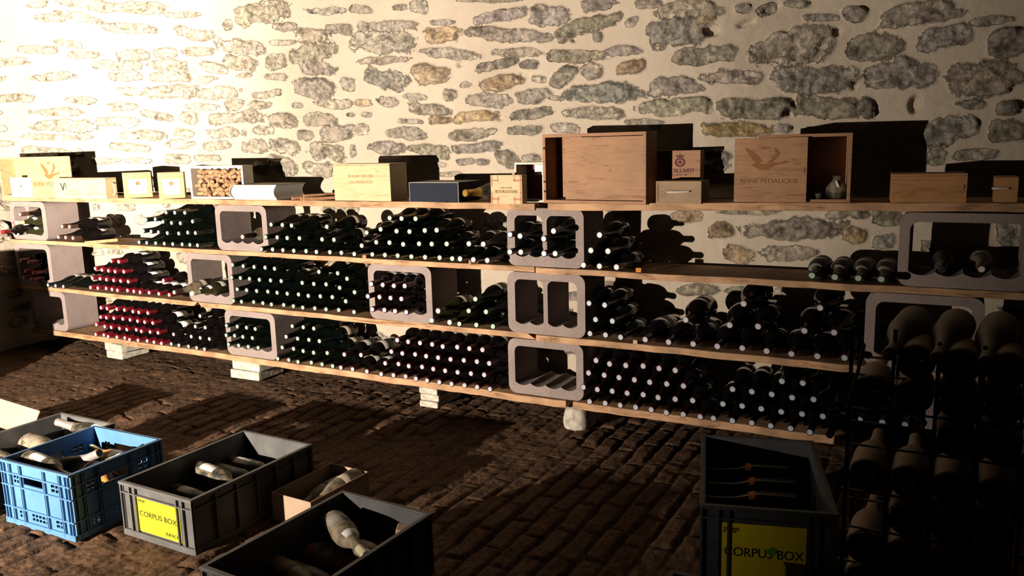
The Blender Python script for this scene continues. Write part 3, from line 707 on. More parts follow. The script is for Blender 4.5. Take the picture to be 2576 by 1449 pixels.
plank(-6.02, -1.782, .790, .790, .027, 'pine plank second from the top, left of the hairline joint', 0, 0)
plank(-1.776, 1.05, .790, .793, .028, 'pine plank second from the top, right of the hairline joint', 0, 0)
plank(-5.98, -4.135, .4575, .4575, .028, 'short pine plank of the third shelf, at its left end', 0, -.03)
plank(-4.13, -1.83, .4575, .4575, .029, 'middle pine plank of the third shelf, under the long bottle heap', .03, .05)
plank(-1.782, 1.05, .4575, .462, .031, 'pine plank of the third shelf under the big bottles at the right')
plank(-5.90, -1.625, .146, .142, .035, 'long bottom shelf plank raised on bricks, left of the joint')
plank(-1.590, 1.05, .143, .148, .035, 'bottom shelf plank reaching into the dark at the right')

# ------------------------------------------------------------------ concrete bottle blocks
BTOP = {2: 1.061, 3: .762, 4: .4285}; BBOT = {2: .792, 3: .459, 4: .148}
BLAB = {(2, 0): 'two-cell concrete block at the left end of the upper bottle shelf, necks poking out', (2, 1): 'single-cell concrete block holding one dusty bottle on the upper bottle shelf',
        (2, 2): 'two-cell concrete block with white-capped bottles on the upper bottle shelf', (2, 3): 'dim single-cell concrete block at the right end of the upper bottle shelf',
        (3, 0): 'concrete block with red-capped bottles at the left end of the middle shelf', (3, 1): 'concrete block holding two long bottles, one with a pale neck, on the middle shelf',
        (3, 2): 'single-cell concrete block full of maroon-capped bottles on the middle shelf', (3, 3): 'empty two-cell concrete block on the middle shelf',
        (3, 4): 'dim concrete block at the right end of the middle shelf behind the iron rack', (4, 0): 'empty concrete block half in shadow at the left end of the bottom shelf',
        (4, 1): 'concrete block with green-capped bottles on the bottom shelf', (4, 2): 'empty single-cell concrete block with grooved base on the bottom shelf',
        (4, 3): 'dark concrete block on the bottom shelf behind the iron rack'}
cnt = {}
for (lv, x0, x1, cells) in BLOCKS:
    k = cnt.get(lv, 0); cnt[lv] = k+1
    z0, z1 = BBOT[lv], BTOP[lv]+(.012 if (lv == 2 and x0 > -2) else 0)
    if lv == 2 and x0 > -.5: z0, z1 = .794, 1.080
    if lv == 3 and x0 > -.5: z0 = .463
    if lv == 4 and x0 > -.5: z0 = .150
    outer = rr(x0, x1, z0, z1, .042, 6)
    holes = []
    wall_, top_, bot_ = .038, .036, .045
    xs = [(x0+wall_, x1-wall_)] if cells == 1 else [(x0+wall_+.004, (x0+x1)/2-.012), ((x0+x1)/2+.012, x1-wall_-.004)]
    for (a, c) in xs:
        g = 4 if cells == 1 else 2
        zb = z0+bot_; r = .03; p = []
        nn = 14*g
        for i in range(nn+1):
            u = i/nn; fr = (u*g) % 1.0
            p.append((a+(c-a)*u, zb+.015*(1-math.sin(PI*fr)**.8 if 0 < i < nn else 1)))
        for cx, cz, a0 in ((c-r, z1-top_-r, 0), (a+r, z1-top_-r, 90)):
            for i in range(6):
                an = math.radians(a0+90*i/5); p.append((cx+r*math.cos(an), cz+r*math.sin(an)))
        holes.append(p)
    b = MB(); b.prism(outer, holes, .004+random.uniform(-.004, .006), .25)
    o = b.build('concrete_block', block_m, bevel=.003)
    tag(o, BLAB[(lv, k)], 'concrete block', 'concrete bottle blocks')

# ------------------------------------------------------------------ bottles
SHAPES = {   # profile: (radius, distance from the mouth)
 'burgundy': lambda r, L: [(.0, .001), (.0128, .001), (.014, .003), (.014, .014), (.0132, .018), (.0138, .06), (.0165, .09), (r*.55, .118), (r*.78, .142), (r*.93, .163), (r, .185), (r, L-.012), (r*.95, L-.004), (r*.82, L), (r*.6, L-.002), (.0, L-.02)],
 'bordeaux': lambda r, L: [(.0, .001), (.0128, .001), (.014, .003), (.014, .014), (.0132, .018), (.0134, .078), (.0155, .09), (r*.62, .104), (r*.88, .117), (r, .134), (r, L-.01), (r*.95, L-.003), (r*.82, L), (r*.6, L-.002), (.0, L-.02)],
 'champagne': lambda r, L: [(.0, .001), (.014, .001), (.0165, .004), (.0165, .018), (.0145, .022), (.016, .06), (.02, .09), (r*.62, .12), (r*.85, .155), (r, .19), (r, L-.014), (r*.94, L-.004), (r*.8, L), (r*.55, L-.003), (.0, L-.03)]}
TYPES = {  # shape, radius, length, scale, glass, capsule, top, paper
 'green': ('burgundy', .0405, .296, 1, G_green, cap_green, top_green, paper_old), 'red': ('bordeaux', .036, .30, 1, G_dark, cap_red, top_white, paper_w),
 'maroon': ('bordeaux', .0375, .30, 1, G_dark, cap_maroon, top_lilac, paper), 'pale': ('burgundy', .041, .296, 1, G_green, cap_black, top_lilac, paper),
 'white': ('burgundy', .0405, .296, 1, G_green, cap_dim, top_white, paper), 'brown': ('burgundy', .0405, .296, 1, G_dark, cap_brown, top_cream, paper),
 'magnum': ('burgundy', .055, .33, 1, G_dark, cap_maroon, top_lilac, paper), 'cream': ('burgundy', .0405, .296, 1, G_olive, cap_grey, top_cream, paper_old),
 'pink': ('bordeaux', .0375, .30, 1, G_dark, cap_black, top_pink, paper), 'old': ('burgundy', .0445, .3, 1, G_dust, cap_green, top_green, paper),
 'champagne': ('champagne', .0445, .31, 1, G_dust, gold, gold, paper), 'dusty': ('burgundy', .041, .296, 1, G_dusty, cap_brown, top_cream, paper_old),
 'labelled': ('bordeaux', .038, .3, 1, G_dust, cap_black, cap_black, paper_w), 'ivory': ('burgundy', .0405, .296, 1, G_olive, cap_cream, top_cream, paper),
 'amber': ('burgundy', .041, .3, 1, G_amber, cap_cream, top_cream, paper_w), 'plain': ('burgundy', .041, .3, 1, G_dust, cap_black, cap_black, None), 'blackcap': ('champagne', .044, .31, 1, G_dust, cap_grey, cap_black, paper_w),
 'redleft': ('bordeaux', .037, .30, 1, G_dark, cap_red, cap_red, paper_w), 'orange': ('burgundy', .041, .3, 1, G_green, cap_black, cap_black, None), 'rackbottle': ('burgundy', .039, .3, 1, G_rack, cap_black, cap_black, None), 'rackdust': ('burgundy', .039, .3, 1, G_rackdust, cap_black, cap_black, None)}
PROTO = {}
def proto(ty):
    if ty in PROTO: return PROTO[ty]
    sh, r, L, sc, gm, cm, tm, pm = TYPES[ty]
    prof = [(a*sc, b*sc) for a, b in SHAPES[sh](r, L)]
    me = MB().lathe(prof, 28).data('bottle_'+ty); me.materials.append(gm)
    cl = (.055 if sh == 'burgundy' else .062 if sh == 'bordeaux' else .1)*sc; a = [(0, -.0006)]
    k = MB(); rim = .0148*sc if sh != 'champagne' else .0178
    k.lathe([(0, -.0008), (rim*.74, -.0008)], 20, 1, False); k.lathe([(rim*.74, -.0008), (rim*.9, -.0004)], 20, 0, False)
    pr = [(rim*.9, -.0004), (rim, .0015), (rim, .016*sc), (rim*.95, .02*sc)]
    if sh == 'burgundy': pr += [(.0144*sc, cl)]
    elif sh == 'bordeaux': pr += [(.0141*sc, cl)]
    else: pr += [(.0168, .06), (.0208, .09), (.024, .1)]
    k.lathe(pr, 20, 0, True); ck = k.data('capsule_'+ty); ck.materials.append(cm); ck.materials.append(tm)
    lm = None
    if pm is not None:
        l0, l1 = ((.195, .262) if sh == 'burgundy' else (.165, .25) if sh == 'bordeaux' else (.2, .265))
        rr_ = r*sc+.0006
        lm = MB().lathe([(rr_-.0005, l0*sc), (rr_, l0*sc), (rr_, l1*sc), (rr_-.0005, l1*sc)], 18, 0, True, math.radians(20), math.radians(160)).data('label_'+ty); lm.materials.append(pm)
    nk = None
    if ty in ('old', 'ivory', 'ivory2'):
        nk = MB().lathe([(r*.55, .1175), (r*.57+.0008, .1185), (r*.79+.0008, .1425), (r*.77, .1435)], 16, 0, True, math.radians(25), math.radians(155)).data('neck_'+ty); nk.materials.append(paper_w if ty != 'old' else paper)
    PROTO[ty] = (me, ck, lm, nk); return PROTO[ty]
def part(name, me, parent):
    o = bpy.data.objects.new(name, me); link(o, parent); return o
def bottle(ty, loc, label, group=None, yaw=0.0, pitch=0.0, roll=0.0, name=None, paperlabel=True, cap=True):
    """mouth at loc, body running along +Y before turning; yaw about Z, pitch lifts the base"""
    me, ck, lm, nk = proto(ty)
    name = name or TYPES[ty][0]+'_bottle'
    o = bpy.data.objects.new(name, me); link(o); tag(o, label, 'bottle', group)
    o.rotation_mode = 'XYZ'
    o.matrix_world = Matrix.Translation(loc) @ Matrix.Rotation(yaw, 4, 'Z') @ Matrix.Rotation(pitch, 4, 'X') @ Matrix.Rotation(roll, 4, 'Y')
    if cap: part('capsule', ck, o)
    if lm and paperlabel: part('paper_label', lm, o)
    if nk: part('neck_label', nk, o)
    return o
ORD = ['first', 'second', 'third', 'fourth', 'fifth', 'sixth', 'seventh', 'eighth', 'ninth', 'tenth', 'eleventh', 'twelfth', 'thirteenth']
ADJ = {'green': 'green-capped', 'red': 'red-capped', 'maroon': 'maroon-capped', 'pale': 'pale-tipped', 'white': 'white-capped', 'magnum': 'big dark', 'cream': 'silver-capped', 'pink': 'pink-tipped', 'old': 'dusty'}
RN = {1: ['bottom'], 2: ['top', 'bottom'], 3: ['top', 'middle', 'bottom'], 4: ['top', 'second', 'third', 'bottom']}
for ty, phrase, group, names, counts, pts in PILES:
    i = 0; adj = names or ADJ[ty]
    for ri, n in enumerate(counts):
        for k in range(n):
            x, y, z = pts[i]; i += 1
            row = RN[len(counts)][ri]
            if n == 1: lab = '%s bottle alone in the %s row, %s' % (adj, row, phrase)
            elif len(counts) == 1: lab = '%s bottle, %s from left, %s' % (adj, ORD[k], phrase)
            else: lab = '%s bottle, %s from left in %s row, %s' % (adj, ORD[k], row, phrase)
            t2 = ty
            if ty == 'green' and group.startswith('upper heap beside') and ri == 0 and k == 3: t2 = 'cream'
            bottle(ty, (x, y, z), lab, group, random.uniform(-.012, .012), 0, random.uniform(-.5, .5), name='magnum_bottle' if ty == 'magnum' else None)

# ---- single bottles on the shelves
X90 = PI/2
def lab_bottle(*a, **k): return bottle(*a, **k)
# left end, upper shelf
bottle('brown', (-5.34, -.07, .8325), 'brown-capped bottle, leftmost below, lying by the left two-cell block', 'brown-capped burgundies at the left end', .02)
bottle('brown', (-5.255, -.075, .8325), 'brown-capped bottle, middle below, lying by the left two-cell block', 'brown-capped burgundies at the left end', 0)
bottle('brown', (-5.17, -.08, .8325), 'brown-capped bottle beside the loose wood stick on upper shelf', 'brown-capped burgundies at the left end', 0, 0, -.35)
bottle('brown', (-5.30, -.06, .905), 'brown-capped bottle, left of the upper pair by left block', 'brown-capped burgundies at the left end', .01)
bottle('brown', (-5.215, -.065, .905), 'brown-capped bottle, right of the upper pair by left block', 'brown-capped burgundies at the left end', 0, 0, -.3)
g = 'mixed bottles in the left two-cell block'
bottle('redleft', (-5.63, -.27, .88), 'bottle with long red capsule jutting furthest from the left two-cell block', g, .25, 0, -.5)
bottle('brown', (-5.655, -.12, .985), 'brown-capped bottle at the top of left two-cell block', g, 0)
bottle('redleft', (-5.715, -.13, .925), 'red-capped bottle in right cell of left two-cell block', g, 0)
bottle('ivory', (-5.653, -.16, .93), 'ivory-capped bottle, upper one in the left two-cell block', g, 0)
bottle('ivory', (-5.653, -.16, .862), 'ivory-capped bottle, lower one in the left two-cell block', g, 0)
bottle('brown', (-5.72, -.14, .862), 'brown-capped bottle low in left two-cell block', g, 0)
bottle('dusty', (-3.62, -.075, .888), 'dusty bottle alone in the single-cell block on upper shelf', None, .12)
# left block, middle shelf
g = 'red-capped bottles in the left block of the middle shelf'
for x, z, w in ((-5.77, .655, 'upper left'), (-5.68, .648, 'upper right'), (-5.73, .583, 'middle left'), (-5.645, .575, 'middle right'), (-5.76, .535, 'lower left'), (-5.675, .532, 'lower right')):
    bottle('red', (x, -.09, z), 'red-capped bottle, %s, in left end block of middle shelf' % w, g, 0)
g = 'dark bottles lying beside the left block'
for i, (x, w) in enumerate(((-5.49, 'left'), (-5.405, 'middle'), (-5.32, 'right'))):
    bottle('pale', (x, -.09, .4985), 'long dark bottle, %s of the three beside left middle block' % w, g, .02, 0, .2)
bottle('dusty', (-4.10, -.19, .553), 'long dusty dark bottle jutting from block on the middle shelf', None, .05)
bottle('ivory', (-3.985, -.16, .548), 'ivory-necked bottle with white neck label in middle shelf block', None, -.02)
bottle('pink', (-4.055, -.03, .548), 'pink-tipped bottle deep in the middle shelf block', None, 0)
# right end block, upper shelf
bottle('plain', (-.045, -.02, .868), 'dim bottle with orange neck ring in upper right block', None, 0)
o = bottle('dusty', (.085, .02, .87), 'dim dusty bottle at right inside the upper right block', None, 0)

# ---- support bricks and the stone under the bottom shelf
def slab(x0, x1, y0, y1, z0, z1, label, rz=0, group='pale bricks under the bottom shelf'):
    b = MB(); b.box(-(x1-x0)/2, (x1-x0)/2, 0, y1-y0, 0, z1-z0)
    o = b.build('support_brick', brick_pale, None, ((x0+x1)/2, y0, z0), (0, 0, rz), bevel=.006)
    tag(o, label, 'brick', group); return o
slab(-5.09, -4.93, .01, .23, .0, .052, 'pale brick, lower one under the far left of bottom shelf')
slab(-5.10, -4.90, .0, .22, .054, .110, 'pale brick, upper one under the far left of bottom shelf', -.1)
slab(-3.895, -3.665, .0, .22, .0, .054, 'pale brick, lower one below block with green necks', .03)
slab(-3.885, -3.655, .005, .22, .056, .110, 'pale brick, upper one below block with green necks', -.02)
slab(-2.49, -2.375, .0, .24, .0, .034, 'thin pale brick, lowest of the stack of three under bottom shelf')
slab(-2.485, -2.37, .004, .24, .036, .072, 'thin pale brick, middle of the stack of three under bottom shelf', .02)
slab(-2.49, -2.375, .0, .24, .074, .108, 'thin pale brick, topmost of the stack of three under bottom shelf', -.01)
b = MB(); v = []
for j, (w, d, z) in enumerate(((.084, .11, -.03), (.083, .11, .03), (.072, .1, .085), (.055, .09, .107))):
    n = 14
    for i in range(n):
        a = 2*PI*i/n; k = 1+random.uniform(-.08, .08)
        sq = 1/max(abs(math.cos(a)), abs(math.sin(a)))**.55
        v.append((w*sq*k*math.cos(a)*.9, .11+d*sq*k*math.sin(a)*.9, z))
b.add(v, [(j*14+i, j*14+(i+1) % 14, (j+1)*14+(i+1) % 14, (j+1)*14+i) for j in range(3) for i in range(14)] + [tuple(range(14))[::-1], tuple(range(42, 56))], 0, True)
o = b.build('support_stone', brick_pale, None, (-1.593, -.01, .0)); tag(o, 'rough whitewashed stone holding up bottom shelf at the joint', 'stone')
o.modifiers.new('sub', 'SUBSURF').levels = 2; o.modifiers['sub'].render_levels = 2

# ---- boxes on the top shelf
def text(s, width, mat, parent, loc, size=.05, name='lettering', rot=(X90, 0, 0), ext=.0005, align='CENTER', sy=1.0):
    c = bpy.data.curves.new(name, 'FONT'); c.body = s; c.size = size; c.extrude = ext; c.align_x = align; c.align_y = 'CENTER'
    tmp = bpy.data.objects.new(name, c); COL.objects.link(tmp)
    me = bpy.data.meshes.new_from_object(tmp.evaluated_get(bpy.context.evaluated_depsgraph_get()))
    bpy.data.objects.remove(tmp); bpy.data.curves.remove(c)
    me.materials.clear(); me.materials.append(mat)
    xs = [v.co.x for v in me.vertices]; k = width/max(max(xs)-min(xs), 1e-4)
    for v in me.vertices: v.co.x *= k
    o = bpy.data.objects.new(name, me); link(o, parent); o.location = loc; o.rotation_euler = rot
    return o
def scribble(width, h, mat, parent, loc, name='lettering'):              # a printed line too small to read
    b = MB(); x = -width/2; rnd = random.Random(int(width*1e4)+int(loc[2]*1e4))
    b.box(-width/2, width/2, -.0003, 0, -h*.06, h*.06)
    while x < width/2:
        w = rnd.uniform(.3, .8)*h
        if rnd.random() > .15: b.box(x, x+w, -.0004, 0, -h*.5*rnd.uniform(.5, 1), h*.5*rnd.uniform(.3, 1))
        x += w+h*.3
    return b.build(name, mat, parent, loc)
def shape(polys, mat, parent, loc, name, sc=1.0, th=.0005, rot=(0, 0, 0)):
    b = MB()
    for p in polys: b.prism([(x*sc, z*sc) for x, z in p], (), -th, 0)
    return b.build(name, mat, parent, loc, rot)
BIRD = [[(-.30, -.02), (-.20, .03), (-.05, -.01), (.1, .02), (.28, .03), (.36, .06), (.42, .05), (.44, .02), (.38, .01), (.3, -.01), (.16, -.04), (.04, -.11), (-.1, -.13), (-.2, -.08)],
        [(-.24, .04), (-.3, .12), (-.38, .24), (-.43, .33), (-.3, .27), (-.16, .16), (-.08, .05), (-.14, .02)],
        [(.02, .03), (.1, .1), (.17, .2), (.15, .33), (.21, .28), (.26, .22), (.24, .16), (.16, .07), (.1, .02)],
        [(-.14, .30), (-.1, .33), (.03, .34), (.06, .31), (-.04, .29)]]
def solid_box(name, x0, x1, y0, z0, h, d, mats, label, rz=0.0, group=None, lidgap=True, rx=0.0, ry=0.0):
    r = empty(name, ((x0+x1)/2, y0, z0), rz, label, 'box', group, rx, ry); w = (x1-x0)/2
    b = MB(); b.box(-w, w, 0, d, 0, h-(.008 if lidgap else 0)); b.build('box_body', mats, r, bevel=.0015)
    if lidgap:
        b = MB(); b.box(-w, w, 0, d, h-.0075, h); b.build('lid', mats, r, bevel=.0015)
    return r, w
def frame_box(name, x0, x1, y0, z0, h, d, th, mats, label, rz=0.0, inner=None, group=None):
    r = empty(name, ((x0+x1)/2, y0, z0), rz, label, 'box', group); w = (x1-x0)/2
    b = MB(); b.prism(rect(-w, w, 0, h), [rect(-w+th, w-th, th, h-th)], 0, d); b.build('box_frame', mats, r, bevel=.0015)
    b = MB(); b.box(-w+th*.9, w-th*.9, d-.008, d-.001, th*.9, h-th*.9); b.build('back_panel', inner or mats, r)
    return r, w
# 1 open crate at the far left, its lid standing in front with the flying bird
r, w = frame_box('wine_crate', -5.985, -5.38, -.03, 1.097, .272, .115, .012, box_pale, 'open pale wooden crate at the left end of the top shelf')
r = empty('crate_lid', (-5.394, -.05, 1.097), 0, 'pale crate lid with brown flying bird leaning on left open crate', 'lid', None, -.0)
b = MB(); b.box(-.236, .236, 0, .009, 0, .272); b.build('panel', box_pale, r, bevel=.001)
shape(BIRD, ink, r, (.02, -.0005, .155), 'bird_emblem', .235)
text('REINE PÉDAUQUE', .40, ink, r, (.02, -.001, .088), .04)
r, w = solid_box('carton', -5.83, -5.60, -.055, 1.097, .135, .02, paper_w, 'white carton standing in the left open crate, half hidden by lid', lidgap=False)
text('MICHEL', .1, ink_pale, r, (-.01, -.001, .035), .025); shape([[(-.01, 0), (0, .03), (.01, 0)], [(.0, 0), (.012, .025), (.02, 0)]], ink_pale, r, (0, -.0005, .07), 'crest')
r, w = solid_box('wine_box', -5.255, -4.735, -.11, 1.097, .132, .08, box_cream, 'long cream wine box with a slanted V mark and cord handle')
text('V', .05, ink_black, r, (-.17, -.001, .072), .075, sy=1.0); shape([[(.0, .0), (.012, .01), (.02, .028), (.014, .042), (0, .046), (.012, .038), (.014, .026), (.008, .012)]], ink_black, r, (-.152, -.0005, .058), 'flourish')
for i, wd in enumerate((.12, .14)): scribble(wd, .006, ink_pale, r, (-.06, -.0005, .045-.017*i))
for i in range(4): scribble((.1, .14, .07, .13)[i], .005, ink_pale, r, (.14, -.0005, .085-.017*i))
b = MB(); b.tube([(w+.001, .05, .10), (w+.014, .045, .09), (w+.017, .05, .055), (w+.012, .055, .03), (w+.001, .05, .025)], .004); b.build('cord_handle', rope_m, r)
for k, (xc, yc, wd, rz, lab) in enumerate(((-4.60, .02, .165, .95, 'square pale box with white card and red seal, nearer the cream box'), (-4.265, .0, .15, .8, 'square pale box with white card and red seal, nearer the corks'))):
    r, w = solid_box('seal_box', xc-wd/2, xc+wd/2, yc, 1.098, .158, .12, box_pale, lab, rz, 'square boxes with red seals')
    b = MB(); b.box(-w*.66, w*.66, -.0015, 0, .024, .116); cd_ = b.build('white_card', paper_w, r)
    b = MB(); b.lathe([(0, -.003), (.012, -.003), (.012, -.001)], 16, 0, False); o = b.build('red_seal', ink_red, cd_, (0, 0, .09)); b = MB(); b.lathe([(0, -.004), (.006, -.004), (.006, -.002)], 12, 0, False); b.build('seal_centre', gold, cd_, (0.003, 0, .088))
    scribble(.08, .005, ink_pale, cd_, (0, -.0017, .05))
# 5 box full of corks
r, w = frame_box('cork_box', -4.075, -3.655, -.01, 1.098, .195, .085, .014, box_white, 'pale open-fronted box filled with loose corks on the top shelf', .05)
rnd = random.Random(21)
ck = MB(); ck.lathe([(0, 0), (.0115, 0), (.0122, .001), (.0122, .044), (.0115, .045), (0, .045)], 12, 0, False); ckm = ck.data('cork'); ckm.materials.append(cork_m)
n = 0
for j in range(6):
    for i in range(10):
        x = -4.037+.041*i+rnd.uniform(-.008, .008)+(.018 if j % 2 else 0); z = 1.125+.0265*j+rnd.uniform(-.004, .004)
        if x > -3.69 or z > 1.275: continue
        o = bpy.data.objects.new('wine_cork', ckm); link(o); n += 1
        o.matrix_world = Matrix.Translation((x, .012+rnd.uniform(0, .026), z)) @ Euler((rnd.uniform(-1, 1), rnd.uniform(0, 6.28), rnd.choice((1.4, -1.4, 1.2, -1.1, 1.5, .2))), 'XYZ').to_matrix().to_4x4() @ Matrix.Translation((0, -.022, 0))
        tag(o, 'used wine cork in the heap filling the open-fronted box', 'cork', 'corks in the cork box')
b = MB(); b.box(-.19, .19, .052, .074, 1.112-1.098, .165); b.build('cork_backing', cork_end, r)
# 6 thick book lying flat
r = empty('thick_book', (-3.55, -.02, 1.0965), .0, 'very thick book with white page block lying flat on top shelf', 'book')
o1 = [(-.16, .003)] + [(-.16-.03*math.sin(PI*t/10), .003+.079*t/10) for t in range(1, 10)] + [(-.16, .082)] + [(.165, .082)] + [(.165-.022*math.sin(PI*t/10), .082-.079*t/10) for t in range(1, 10)] + [(.165, .003)]
b = MB(); b.prism(o1, (), 0, .235); b.build('page_block', pages_m, r)
b = MB(); b.box(-.165, .17, -.004, .24, 0, .003); b.build('cover_board', cover_m, r); b = MB(); b.box(-.165, .17, -.004, .24, .082, .086); b.build('cover_board', cover_m, r)
b = MB(); b.prism([(-.162-.034*math.sin(PI*t/10), .003+.079*t/10) for t in range(11)] + [(-.165-.037*math.sin(PI*t/10), .003+.079*t/10) for t in range(10, -1, -1)], (), -.003, .238); b.build('spine', cover_m, r)
# 7 small wood sticks
for i, (x, y, z, ln, rz, lab) in enumerate(((-3.31, .02, 1.104, .14, -.5, 'short wooden stick nearest the thick book'), (-3.23, .0, 1.104, .2, -.6, 'wooden stick at the bottom of the bundle by the book'), (-3.20, -.01, 1.104, .2, -.62, 'wooden stick with bright sawn end in the middle of bundle'), (-3.15, .0, 1.104, .2, -.7, 'wooden stick lying closest to the cream box of two text lines'), (-3.215, .01, 1.119, .19, -.55, 'wooden stick lying across the top of the bundle'))):
    b = MB(); b.box(-.011, .011, 0, ln, -.0075, .0085); tag(b.build('wood_stick', box_tan, None, (x, y, z), (0, 0, rz), bevel=.001), lab, 'stick', 'stick bundle on the top shelf')
b = MB(); b.box(-.012, .012, 0, .2, 0, .02); tag(b.build('wood_stick', box_pale, None, (-5.09, -.05, .7905), (0, -.0, -.35), bevel=.001), 'loose wooden stick beside the brown-capped bottles on upper shelf', 'stick')
# 8 two-line box
r, w = solid_box('wine_box', -2.983, -2.608, -.0, 1.097, .195, .15, box_cream, 'tall cream wine box with two lines of brown lettering')
text('BEAUNE 1ER CRU', .165, ink_pale, r, (-.005, -.001, .13), .021); text('LES PERRIERES', .155, ink_pale, r, (-.005, -.001, .098), .021)
# 9 navy carton
r, w = solid_box('navy_carton', -2.487, -2.19, -.005, 1.097, .097, .21, navy, 'low dark navy carton with pale edges on the top shelf', -.02, lidgap=False)
b = MB(); b.box(-w-.001, w+.001, .0, .212, .0972, .0985); b.build('grey_lid', cover_m, r)
b = MB(); b.box(-w-.002, -w+.001, -.001, .003, 0, .098); b.box(w-.001, w+.002, -.001, .003, 0, .098); b.box(-w, w, -.0012, .002, .0955, .0975); b.build('worn_edge', paper, r)
# 10 bottle with gold foil
bottle('champagne', (-2.155, -.005, 1.142), 'dusty sparkling wine bottle with gold foil neck on top shelf', None, -.28, 0, 0, name='sparkling_wine_bottle', paperlabel=False)
# 11 patterned square box
r = empty('patterned_box', (-1.89, -.06, 1.097), -.02, 'small square box with patterned corners and two words', 'box'); w = .085
text('DISCOVER', .065, ink_pale, r, (0, -.001, .075), .012); text('BOURGOGNE', .12, ink, r, (0, -.001, .057), .021)
b = MB(); b.box(-w, w, 0, .045, 0, .135)
def dia(cx, cz, a): b.prism([(cx-a, cz), (cx, cz-a), (cx+a, cz), (cx, cz+a)], [[(cx-a*.5, cz), (cx, cz+a*.5), (cx+a*.5, cz), (cx, cz-a*.5)]], -.0008, .0005, mi=1)
for sx in (-1, 1):
    for top in (0, 1):
        for i in range(4): dia(sx*(w-.008-.011*i), .11 if top else .022, .0055)
        for i in range(5): dia(sx*(w-.007), (.13-.011*i) if top else (.006+.011*i), .0055)
        for i in range(3): dia(sx*(w-.04), (.13-.011*i) if top else (.006+.011*i), .0045)
for i in range(3): dia(w-.007, .055+.011*i, .0055)
b.build('box_body', [box_cream, ink_red], r)
# 12 box with maroon lining
r, w = frame_box('lined_box', -1.90, -1.742, .045, 1.097, .19, .12, .01, box_white, 'small open box with maroon lining half hidden by the big crate', 0, maroon_in)
b = MB(); b.box(.02, w-.01, .02, .022, .13, .178); b.build('pink_label', top_pink, r)
# 13 big open crate with a sliding panel
r, w = frame_box('wine_crate', -1.735, -1.214, -.0, 1.097, .318, .12, .015, box_rose, 'largest wooden crate on the top shelf, dark gap at its left', -.07)
b = MB(); b.prism([(-w+.118, .018), (w-.016, .018), (w-.016, .3), (-w+.118, .3), (-w+.118, .275), (-w+.111, .272), (-w+.111, .258), (-w+.118, .255), (-w+.118, .075), (-w+.111, .072), (-w+.111, .06), (-w+.118, .057)], (), .004, .013); b.build('sliding_panel', box_tan, r)
for z in (.255, .1, .055):
    b = MB(); b.lathe([(0, -.003), (.005, -.003), (.005, .001)], 10); b.build('nail_head', iron, r, (-w+.009, 0, z))
# 14 crested lid on a small box
r, w = solid_box('wine_box', -1.172, -.974, -.005, 1.103, .096, .13, box_grey, 'small weathered box with a white rope handle under crested lid', 0, None, False)
b = MB(); b.tube([(-.05, -.001, .052), (-.045, -.008, .05), (.0, -.01, .051), (.045, -.008, .053), (.052, -.001, .054)], .004); b.build('rope_handle', rope_m, r)
b = MB(); b.prism(rect(-w-.001, w+.001, 0, .097), [rect(-w+.008, w-.008, .008, .09)], -.003, 0); b.build('front_edge', box_grey, r)
r = empty('wine_box', (-1.118, .135, 1.112), 0, 'crested wooden box standing behind the small rope-handled box', 'box')
b = MB(); b.box(-.1, .1, 0, .06, 0, .216); b.build('box_body', box_rose, r, bevel=.001)
text('MOILLARD', .125, ink_wine, r, (.008, -.001, .126), .025)
scribble(.08, .006, ink_wine, r, (0, -.001, .108))
b = MB(); b.prism([(.024*math.cos(t*PI/10), .078+.021*math.sin(t*PI/10)) for t in range(20)], [[(.015*math.cos(t*PI/10), .078+.013*math.sin(t*PI/10)) for t in range(20)]], -.0008, 0)
b.prism([(-.008, .071), (.008, .071), (.008, .082), (0, .088), (-.008, .082)], (), -.0008, 0); b.prism([(-.014, .1), (.014, .1), (.018, .112), (.007, .106), (0, .116), (-.007, .106), (-.018, .112)], (), -.0008, 0); b.build('crest', ink_wine, r, (.008, -.0005, .086))
# 15 open crate with bird lid at the right
r, w = frame_box('wine_crate', -.735, -.382, -.01, 1.114, .272, .17, .013, box_tan, 'open crate on right of top shelf holding glassware, bird lid in front', .14)
r = empty('crate_lid', (-.685, -.035, 1.116), .05, 'crate lid with faint flying bird on the right open crate', 'lid')
b = MB(); b.box(-.142, .142, 0, .009, 0, .258); b.build('panel', box_tan, r, bevel=.001)
shape(BIRD, ink_mid, r, (-.015, -.0005, .155), 'bird_emblem', .2)
text('REINE PEDAUQUE', .225, ink, r, (-.005, -.001, .085), .026)
b = MB(); b.tube([(.131, -.001, .115), (.133, -.002, .13), (.131, -.001, .14)], .0012); b.build('pull_string', ink, r)
# glassware inside it
r = empty('glass_carafe', (-.44, .06, 1.128), 0, 'small dusty glass carafe inside the right open crate', 'carafe')
b = MB(); b.lathe([(0, 0), (.03, 0), (.042, .02), (.04, .045), (.025, .065), (.016, .08), (.018, .09), (.014, .09), (.012, .08), (.02, .062), (0, .05)], 20); b.build('body', G_dust, r, (0, 0, 0), (X90, 0, 0))
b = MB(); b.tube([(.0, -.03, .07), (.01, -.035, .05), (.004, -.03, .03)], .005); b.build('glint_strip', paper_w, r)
r = empty('glass_dish', (-.515, .05, 1.128), 0, 'low glass dish inside the right open crate', 'dish')
b = MB(); b.lathe([(0, 0), (.028, 0), (.032, .022), (.028, .022), (.024, .005), (0, .005)], 20); b.build('bowl', G_dust, r, (0, 0, 0), (X90, 0, 0))
